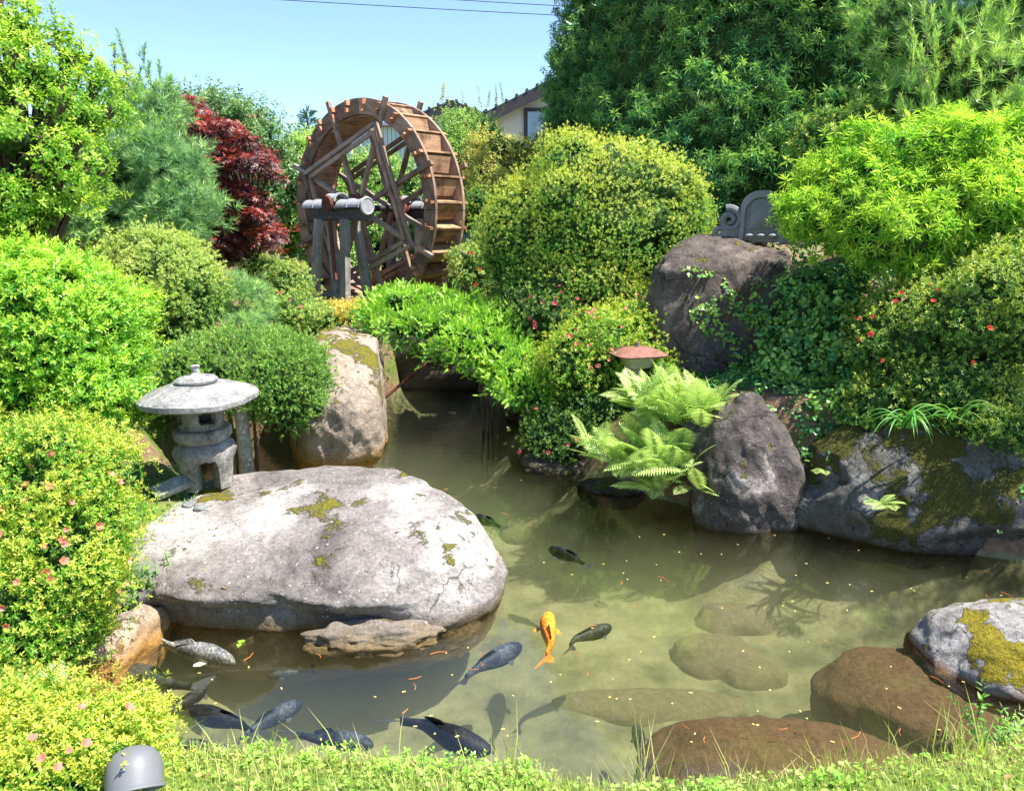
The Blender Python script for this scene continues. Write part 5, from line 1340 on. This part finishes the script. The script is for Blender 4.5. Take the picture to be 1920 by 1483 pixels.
def strap_plant(label, loc, n, size, seed):
    root = empty('daylily_clump', loc, label, 'plant', 'daylily clumps on the right bank'); r = random.Random(seed)
    for i in range(n):
        o = bpy.data.objects.new('leaf', ST[i % 4]); col.objects.link(o); o.parent = root
        s = size * r.uniform(.6, 1.1); o.scale = (s, s, s * r.uniform(.7, 1.2)); o.location = (r.gauss(0, .04), r.gauss(0, .03), 0)
        o.rotation_euler = (R(r.uniform(-12, 12)), 0, R(180 + r.uniform(-125, 125)))
strap_plant('larger arching daylily clump above the mossy rock', at_y(1700, 800, 5.12), 28, 1.0, 1)
strap_plant('smaller daylily clump at the right end of the mossy rock top', at_y(1790, 785, 5.1), 14, .8, 2)
# ivy on the brown rock: leaves set on the rock surface
def ivy_on(name, label, V_src, sel, n, seed, mat='ivy', sc=(.6, 1.0), tint0=.5):
    c0 = V_src.mean(0); Nn = unit(V_src - c0); ok = np.where(sel(V_src) & ((unit(CAMP - V_src) * Nn).sum(1) > -.2))[0]
    g = np.random.default_rng(seed); idx = g.choice(ok, min(n, len(ok)), replace=len(ok) < n)
    P = V_src[idx] + Nn[idx] * .02 + g.normal(size=(len(idx), 3)) * .012
    root = empty(name, tuple(P.mean(0)), label, 'ivy')
    build_scatter('leaves', T_IVY, P, Nn[idx] + np.array((0, -.2, .3)) + g.normal(size=P.shape) * .3, g.uniform(*sc, len(idx)), M[mat], root, np.clip(g.normal(tint0, .25, len(idx)), 0, 1), .5, seed)
    mb = MB()
    for k in range(5):
        q = P[g.integers(len(P))]; mb.tube([Vector(q) + Vector((0, 0, -.25)), Vector(q), Vector(q) + Vector((.05, -.01, .12))], .004, 5)
    mb.build('stem', M['bark'], root)
def px_of(V):
    d = V - CAMP; dep = d[:, 1] * CP - d[:, 2] * SP; upc = d[:, 1] * SP + d[:, 2] * CP
    return 960 + FPX * d[:, 0] / dep, 741.5 - FPX * upc / dep
def sel_ivy(V):
    x, y = px_of(V); n_ = vnoise(V * 5, 77)
    band = np.abs(x - (1310 + .42 * (y - 520) + 18 * np.sin(y * .05))) < 26
    b2 = np.abs(x - (1330 + 1.0 * (y - 520))) < 22
    return (band | b2) & (y > 505) & (y < 720) & (n_ > -.25)
ivy_on('ivy_vine', 'yellow-green ivy trailing down the brown rock face', mr, sel_ivy, 200, 70, tint0=.8)
cr_ = ROCKS['long low mossy rock with pale lichen in the shade of the right bank']
# ground cover on the right bank and elsewhere, draped on the terrain
def ground_cover(name, label, poly_fn, n, tpls, mat, seed, sc=(.6, 1.0), lift=(.0, .06), box=(-5, 6, 2, 13), up=1.0, tint0=.45, cat='ground cover'):
    g = np.random.default_rng(seed); Q = np.c_[g.uniform(box[0], box[1], n * 4), g.uniform(box[2], box[3], n * 4)]
    Q = Q[poly_fn(Q)][:n]; z = hmap(Q); e = .05
    gxn = (hmap(Q + [e, 0]) - hmap(Q - [e, 0])) / (2 * e); gyn = (hmap(Q + [0, e]) - hmap(Q - [0, e])) / (2 * e)
    Nn = unit(np.c_[-gxn, -gyn, np.ones(len(Q))]); P = np.c_[Q, z] + Nn * g.uniform(lift[0], lift[1], len(Q))[:, None]
    me_o = build_scatter(name, tpls, P, Nn * .7 + np.array((0, -.1, up * .5)) + g.normal(size=P.shape) * .35, g.uniform(*sc, len(P)), M[mat], None, np.clip(g.normal(tint0, .22, len(P)) + .2 * vnoise(P * 3, seed), 0, 1), .5, seed)
    return tag(me_o, label, cat, kind='stuff')
right_bank = lambda Q: (sdist(Q) > .03) & (Q[:, 0] > 1.3)
ground_cover('bank_ivy', 'dark ivy and creeping leaves covering the right bank', right_bank, 6500, T_IVY, 'ivy', 71, (.5, .95), (0, .10), (1.2, 5.2, 4.9, 8.6))
ground_cover('bank_moss', 'small creeping leaves filling the right bank', right_bank, 5200, T_AZ, 'az_dark', 72, (.6, 1.0), (0, .06), (1.2, 5.0, 4.9, 7.6))
ground_cover('mid_cover', 'low leafy ground cover around the foot of the wheel', lambda Q: (sdist(Q) > .05), 4200, T_AZL, 'az_mid', 73, (.6, 1.1), (0, .10), (-4.5, 2.5, 8.2, 14.5))
ground_cover('left_cover', 'patchy low weeds behind the lantern', lambda Q: (sdist(Q) > .05) & (vnoise(np.c_[Q * 1.7, np.zeros(len(Q))], 3) > .05), 1500, T_WEED, 'weed', 74, (.4, .8), (0, .05), (-4.5, -1.9, 4.2, 8.6))
def weed_plant(label, loc, n, h, spread, seed, size=(.6, 1.0), mat='weed'):
    root = empty('weed_plant', loc, label, 'weed'); g = np.random.default_rng(seed); P, A, S = [], [], []; mb = MB()
    for i in range(n):
        b0 = np.array(loc) + np.r_[g.normal(0, spread, 2), 0]; hh = h * g.uniform(.5, 1.1); ln = np.r_[g.normal(0, .25, 2), 1]
        mb = MB(); mb.tube([Vector(b0 - [0, 0, .05]), Vector(b0 + ln * hh)], [.005, .002], 5); mb.build('stem', M['weed'], root)
        for k in range(max(2, int(hh / .05))): t = (k + 1) / max(2, int(hh / .05)); P.append(b0 + ln * hh * t); A.append(ln + g.normal(size=3) * .3); S.append(g.uniform(*size) * (1.15 - .4 * t))
    build_scatter('leaves', T_WEED, np.array(P), np.array(A), np.array(S), M[mat], root, np.clip(g.normal(.5, .2, len(P)), 0, 1), .5, seed)
v = at_y(240, 1090, 4.1); weed_plant('mugwort weed growing at the left end of the flat boulder', (v.x, v.y, v.z - .08), 26, .22, .08, 1)
v = at_y(272, 900, 5.1); weed_plant('tall thin weed standing in front of the lantern left side', (v.x, v.y, v.z - .02), 2, .52, .02, 2, (.8, 1.1))
v = at_y(225, 890, 4.6); weed_plant('low weed tuft between the azalea and the lantern', (v.x, v.y, v.z), 8, .16, .08, 3, (.9, 1.3))
v = at_y(1880, 1400, 3.05); weed_plant('leafy green weed in front of the white speckled boulder', (v.x, v.y, v.z - .03), 14, .14, .12, 4, (1.0, 1.5))
v = at_y(1560, 880, 5.5); weed_plant('slender weed in the crevice above the small dark fern', (v.x, v.y, v.z), 3, .14, .03, 5, (.5, .8))

# ------------------------------------------------------------------ lawn
g = np.random.default_rng(5)
def blade(seed, L=.06, W=.004, bend=.35):
    V = np.array([(-W / 2, 0, 0), (W / 2, 0, 0), (W * .35, L * bend * .35, L * .55), (-W * .35, L * bend * .35, L * .55), (0, L * bend, L)]); T = np.array([(0, 1, 2), (0, 2, 3), (3, 2, 4)])
    return V, T, np.full(5, .5)
T_GR = [blade(0, bend=b_) for b_ in (.1, .35, .7, 1.0)]
T_CL = [rosette(3, leaf_tpl(.013, .014, .05, .05), (5, 20), .0, s, .1, (.9, 1.1)) for s in range(3)]
lawn_fn = lambda Q: sdist(Q) > .02
lo_ = ground_cover('lawn_grass', 'sunlit short lawn grass along the near edge of the pond', lawn_fn, 34000, T_GR, 'grass', 80, (.35, .95), (0, .005), (-1.7, 2.9, 1.7, 3.15), 2.2, .5, 'grass')
ground_cover('lawn_clover', 'pale clover and small weeds in the lawn', lawn_fn, 3800, T_CL, 'clover', 81, (.6, 1.5), (.012, .035), (-1.7, 2.9, 1.7, 3.1), 1.6, .55, 'clover')
T_ED = [rosette(6, leaf6(.028, .016, .1, .15), (5, 60), .03, s, .3) for s in range(3)]
ground_cover('edge_weeds', 'small leafy weeds along the edge of the lawn', lambda Q: (sdist(Q) > .0) & (sdist(Q) < .22) & (vnoise(np.c_[Q * 4, np.zeros(len(Q))], 8) > -.15), 520, T_ED, 'clover', 82, (.6, 1.1), (.01, .06), (-1.7, 2.9, 2.5, 3.2), 1.4, .5, 'weed')
def tuft_long(label, px, py, n, h, seed, spread=.05, y=2.86):
    v = at_y(px, py, y); z = gz(v.x, v.y); g = np.random.default_rng(seed)
    root = empty('grass_tuft', (v.x, v.y, z), label, 'grass tuft', 'long grass tufts at the lawn edge')
    Tl = [blade(0, h * 1.6, .0058, b_) for b_ in (.15, .4, .7)]; n = int(n * 1.9)
    P = np.c_[v.x + g.normal(0, spread, n), v.y + g.normal(0, spread * .5, n), np.full(n, z)]
    build_scatter('foliage', Tl, P, np.c_[g.normal(0, .28, n), g.normal(-.05, .2, n), np.ones(n)], g.uniform(.4, 1.1, n), M['grass'], root, np.clip(g.normal(.5, .25, n), 0, 1), .5, seed)
for i, (px, py, n, h, lab) in enumerate([(1205, 1440, 46, .22, 'long grass tuft in front of the brown sunken boulder'), (960, 1420, 14, .16, 'thin grass blades right of the long dark koi'), (690, 1400, 10, .14, 'grass blades in front of the koi tail'),
                                       (530, 1385, 10, .12, 'sparse grass seed stalks left on the lawn edge'), (1380, 1425, 26, .15, 'dry grass tuft over the brown sunken boulder'), (1560, 1410, 20, .12, 'short tuft at the middle of the brown boulder edge'),
                                       (1800, 1390, 30, .15, 'grass tuft below the white speckled boulder'), (300, 1420, 14, .13, 'grass blades around the spotlight'), (440, 1410, 12, .10, 'short grass tuft right of the spotlight'), (1660, 1400, 16, .11, 'small tuft left of the white speckled boulder')]):
    tuft_long(lab, px, py, n, h, 300 + i, .06 if n > 15 else .05)

# ------------------------------------------------------------------ koi
def koi_body(bend, seed):
    n, mm = 26, 16; V, F = [], []
    def spine(s):      # s 0 nose .. 1 end of tail stalk; length 1
        return (.5 - s, bend * (math.sin(s * 3.4 - .7) - math.sin(-.7)) * .17 * min(1, s * 1.6))
    wid = [(0, .012), (.025, .040), (.07, .064), (.15, .085), (.28, .100), (.42, .094), (.58, .070), (.74, .042), (.88, .024), (1.0, .016)]
    hgt = [(0, .012), (.025, .036), (.07, .058), (.15, .082), (.30, .112), (.45, .108), (.60, .082), (.76, .052), (.88, .040), (1.0, .044)]
    for i in range(n + 1):
        s = (i / n) ** 1.25; x, y = spine(s * .84)
        w = np.interp(s, *zip(*wid)); h_ = np.interp(s, *zip(*hgt))
        dx, dy = np.array(spine(s * .84 + .01)) - np.array(spine(max(0, s * .84 - .01))); L = math.hypot(dx, dy); nx_, ny_ = -dy / L, dx / L
        for k in range(mm):
            a = 2 * math.pi * k / mm; sa = math.sin(a); V.append((x + nx_ * w * math.cos(a), y + ny_ * w * math.cos(a), h_ * (abs(sa) ** .85) * (1 if sa > 0 else -.85)))
    for i in range(n):
        for k in range(mm): F.append((i * mm + k, i * mm + (k + 1) % mm, (i + 1) * mm + (k + 1) % mm, (i + 1) * mm + k))
    F.append(tuple(range(mm - 1, -1, -1))); F.append(tuple(n * mm + k for k in range(mm)))
    return V, F, spine
def koi(px0, py0, px1, py1, z, body, fin, label, bend=.5, width=1.0, length=None):
    h_, t_ = at_z(px0, py0, z), at_z(px1, py1, z); d = h_ - t_; L = length or d.length
    c_ = (h_ + t_) / 2
    root = empty('koi', c_, label, 'koi', 'koi swimming in the pond', rz=math.atan2(d.y, d.x))
    V, F, spine = koi_body(bend, 0); mb = MB(); mb.add([(v[0] * L, v[1] * L * width, v[2] * L) for v in V], F)
    b_ = mb.build('body', M[body], root, world=False, smooth=True, angle=80)
    def fin_mesh(name, pts, par=root):
        n = len(pts); V = [Vector(p_) + Vector((0, 0, .0015)) for p_ in pts] + [Vector(p_) - Vector((0, 0, .0015)) for p_ in pts]
        m_ = MB(); m_.add([v * L for v in V], [tuple(range(n)), tuple(range(2 * n - 1, n - 1, -1))] + [(i, i + n, (i + 1) % n + n, (i + 1) % n) for i in range(n)]); return m_.build(name, M[fin], par, world=False)
    x, y = spine(.82); x2, y2 = spine(.88); ang = math.atan2(y2 - y, x2 - x)
    # forked tail, rolled so that it shows from above
    tl = [(-.03, 0, .01), (.03, .028, .02), (.10, .075, .04), (.19, .105, .055), (.205, .085, .05), (.165, .035, .02), (.135, 0, 0), (.165, -.03, -.02), (.20, -.075, -.05), (.185, -.09, -.055), (.10, -.06, -.035), (.03, -.024, -.015)]
    ca, sa = math.cos(ang), math.sin(ang)
    fin_mesh('tail_fin', [(x + a * ca - b * sa, y + a * sa + b * ca, c) for a, b, c in tl])
    for s in (-1, 1):
        x, y = spine(.24); fin_mesh('pectoral_fin', [(x, y + s * .075 * width, -.025), (x - .03, y + s * .12, -.035), (x - .085, y + s * .145, -.04), (x - .11, y + s * .12, -.04), (x - .075, y + s * .075 * width, -.025)])
    x, y = spine(.40); x2, y2 = spine(.62)
    m_ = MB(); m_.add([Vector(q) * L for q in [(x, y - .006, .095), (x, y + .006, .095), (x - .06, y, .135), ((x + x2) / 2 - .03, (y + y2) / 2, .120), (x2, y2 - .003, .065), (x2, y2 + .003, .065), (x2 - .015, y2, .085)]], [(0, 2, 3, 6, 4), (1, 5, 6, 3, 2), (0, 1, 2), (4, 6, 5)])
    m_.build('dorsal_fin', M[body], root, world=False)
    return root
koi(440, 1243, 292, 1190, -.030, 'koi_white', 'fin_pale', 'pale silver-grey koi with netted back near the bank stone', -.35, .72)
koi(212, 1258, 400, 1282, -.09, 'koi_grey', 'fin_grey', 'large dark koi below the pale koi near the left bank', .3)
koi(262, 1290, 222, 1345, -.10, 'koi_grey', 'fin_grey', 'dark koi pointing away close to the left bank', .3)
koi(385, 1293, 290, 1365, -.07, 'koi_grey', 'fin_grey', 'olive grey koi left of the crossing pair', .3)
koi(272, 1322, 250, 1372, -.12, 'koi_orange', 'fin_orange', 'orange koi half hidden behind the corner azalea', .2)
koi(358, 1327, 470, 1398, -.05, 'koi_black', 'fin_grey', 'black koi of the crossing pair pointing left', -.5)
koi(566, 1314, 440, 1404, -.05, 'koi_blue', 'fin_grey', 'blue-grey koi of the crossing pair pointing right', .3)
koi(700, 1398, 540, 1362, -.06, 'koi_blue', 'fin_grey', 'dark blue koi at the lawn edge with its tail to the left', -.3)
koi(922, 1408, 705, 1362, -.05, 'koi_black', 'fin_grey', 'longest dark koi along the lawn edge', .5)
koi(976, 1208, 868, 1290, -.05, 'koi_blue', 'fin_grey', 'blue-grey koi beside the tip of the flat boulder', .35)
koi(1030, 1150, 1003, 1244, -.035, 'koi_orange', 'fin_orange', 'bright orange koi in the middle of the pond', -.4, .85)
koi(1143, 1172, 1085, 1228, -.06, 'koi_grey', 'fin_grey', 'dark grey koi just right of the orange koi', .8, 1.1)
koi(1030, 1027, 1097, 1068, -.04, 'koi_black', 'fin_grey', 'black koi swimming alone beyond the orange koi', -.4)
koi(884, 967, 940, 996, -.04, 'koi_black', 'fin_grey', 'small black koi near the far corner of the flat boulder', -.4)
koi(842, 1030, 908, 1046, -.05, 'koi_black', 'fin_grey', 'koi hidden by the flat boulder except for its tail', .2)
koi(830, 940, 868, 972, -.05, 'koi_black', 'fin_grey', 'koi half hidden behind the far edge of the flat boulder', -.3)
koi(1190, 1360, 1230, 1440, -.30, 'koi_grey', 'fin_grey', 'dim koi deep in the water left of the brown sunken boulder', .4)
koi(500, 1268, 590, 1252, -.16, 'koi_grey', 'fin_grey', 'faint grey koi under the shadow of the flat boulder', .2)
koi(330, 1392, 420, 1408, -.08, 'koi_blue', 'fin_grey', 'blue-grey koi under the grass right of the spotlight', -.3)
# floating bits
g = np.random.default_rng(21)
mb1, mb2 = MB(), MB()
for i in range(150):
    for _ in range(30):
        px, py = g.uniform(240, 1915), g.uniform(900, 1400); v = at_z(px, py, .004)
        if sdist([(v.x, v.y)])[0] < -.05: break
    a = g.uniform(0, 6.28)
    if i % 4: mb1.box(v, (.012 * g.uniform(.6, 1.6), .006, .003), Matrix.Rotation(a, 3, 'Z'))
    else:
        d = Vector((math.cos(a), math.sin(a), 0)) * g.uniform(.02, .05); mb2.tube([v - d, v + Vector((d.y, -d.x, 0)) * .25, v + d], .0018, 4)
tag(mb1.build('floating_pellets', M['pellet'], None), 'tiny yellow pellets and petals floating on the pond', 'debris', kind='stuff')
tag(mb2.build('floating_needles', M['needle_litter'], None), 'orange pine needles floating on the pond', 'debris', kind='stuff')
v = at_z(450, 1206, .006); mb = MB(); lf = leaf6(.05, .04, .05, .1); mb.add([v + Vector(q) for q in lf[0]], [tuple(int(i) for i in t) for t in lf[1]]); mb.add([v + Vector((-q[0] * .7, -q[1] * .6, q[2])) for q in lf[0]], [tuple(int(i) for i in t) for t in lf[1]])
fl = mb.build('floating_leaf', leaf_mat('leaf_floating', (.2, .4, .03), (.25, .48, .04), (.3, .5, .05)), None); tag(fl, 'bright green leaf floating in front of the flat boulder', 'leaf')

# fallen leaves and crumbs on the soil by the lantern, on the boulder and in the lawn
g = np.random.default_rng(91); Pl, Al = [], []
bv = ROCKS['huge smooth grey flat boulder carrying the stone lantern']
for i in range(420):
    if i < 60:
        q = bv[g.integers(len(bv))]
        if q[2] < .25: continue
        Pl.append(q + np.array((0, 0, .004))); Al.append(np.array((g.normal(0, .2), g.normal(0, .2), 1)))
    elif i < 260:
        x, y = g.uniform(-3.2, -1.9), g.uniform(4.6, 7.0)
        if sdist([(x, y)])[0] < .03: continue
        Pl.append(np.array((x, y, gz(x, y) + .006))); Al.append(np.array((g.normal(0, .3), g.normal(0, .3), 1)))
    else:
        x, y = g.uniform(-1.4, 2.6), g.uniform(2.2, 2.95)
        if sdist([(x, y)])[0] < .02: continue
        Pl.append(np.array((x, y, gz(x, y) + .025))); Al.append(np.array((g.normal(0, .5), g.normal(0, .5), 1)))
T_LIT = [tuple(list(leaf6(.028, .014, .15, .2)) + [np.full(7, .5)])]
T_LIT = [(T_LIT[0][0], T_LIT[0][1], T_LIT[0][2])]
M['litter'] = leaf_mat('dry_leaf', (.16, .08, .035), (.34, .19, .08), (.50, .33, .15), trans=.2, gain=(1, 1, 1))
lt = build_scatter('leaf_litter', T_LIT, np.array(Pl), np.array(Al), g.uniform(.5, 1.2, len(Pl)), M['litter'], None, None, .5, 91)
tag(lt, 'dry brown leaf litter scattered on soil, boulder and lawn', 'leaf litter', kind='stuff')
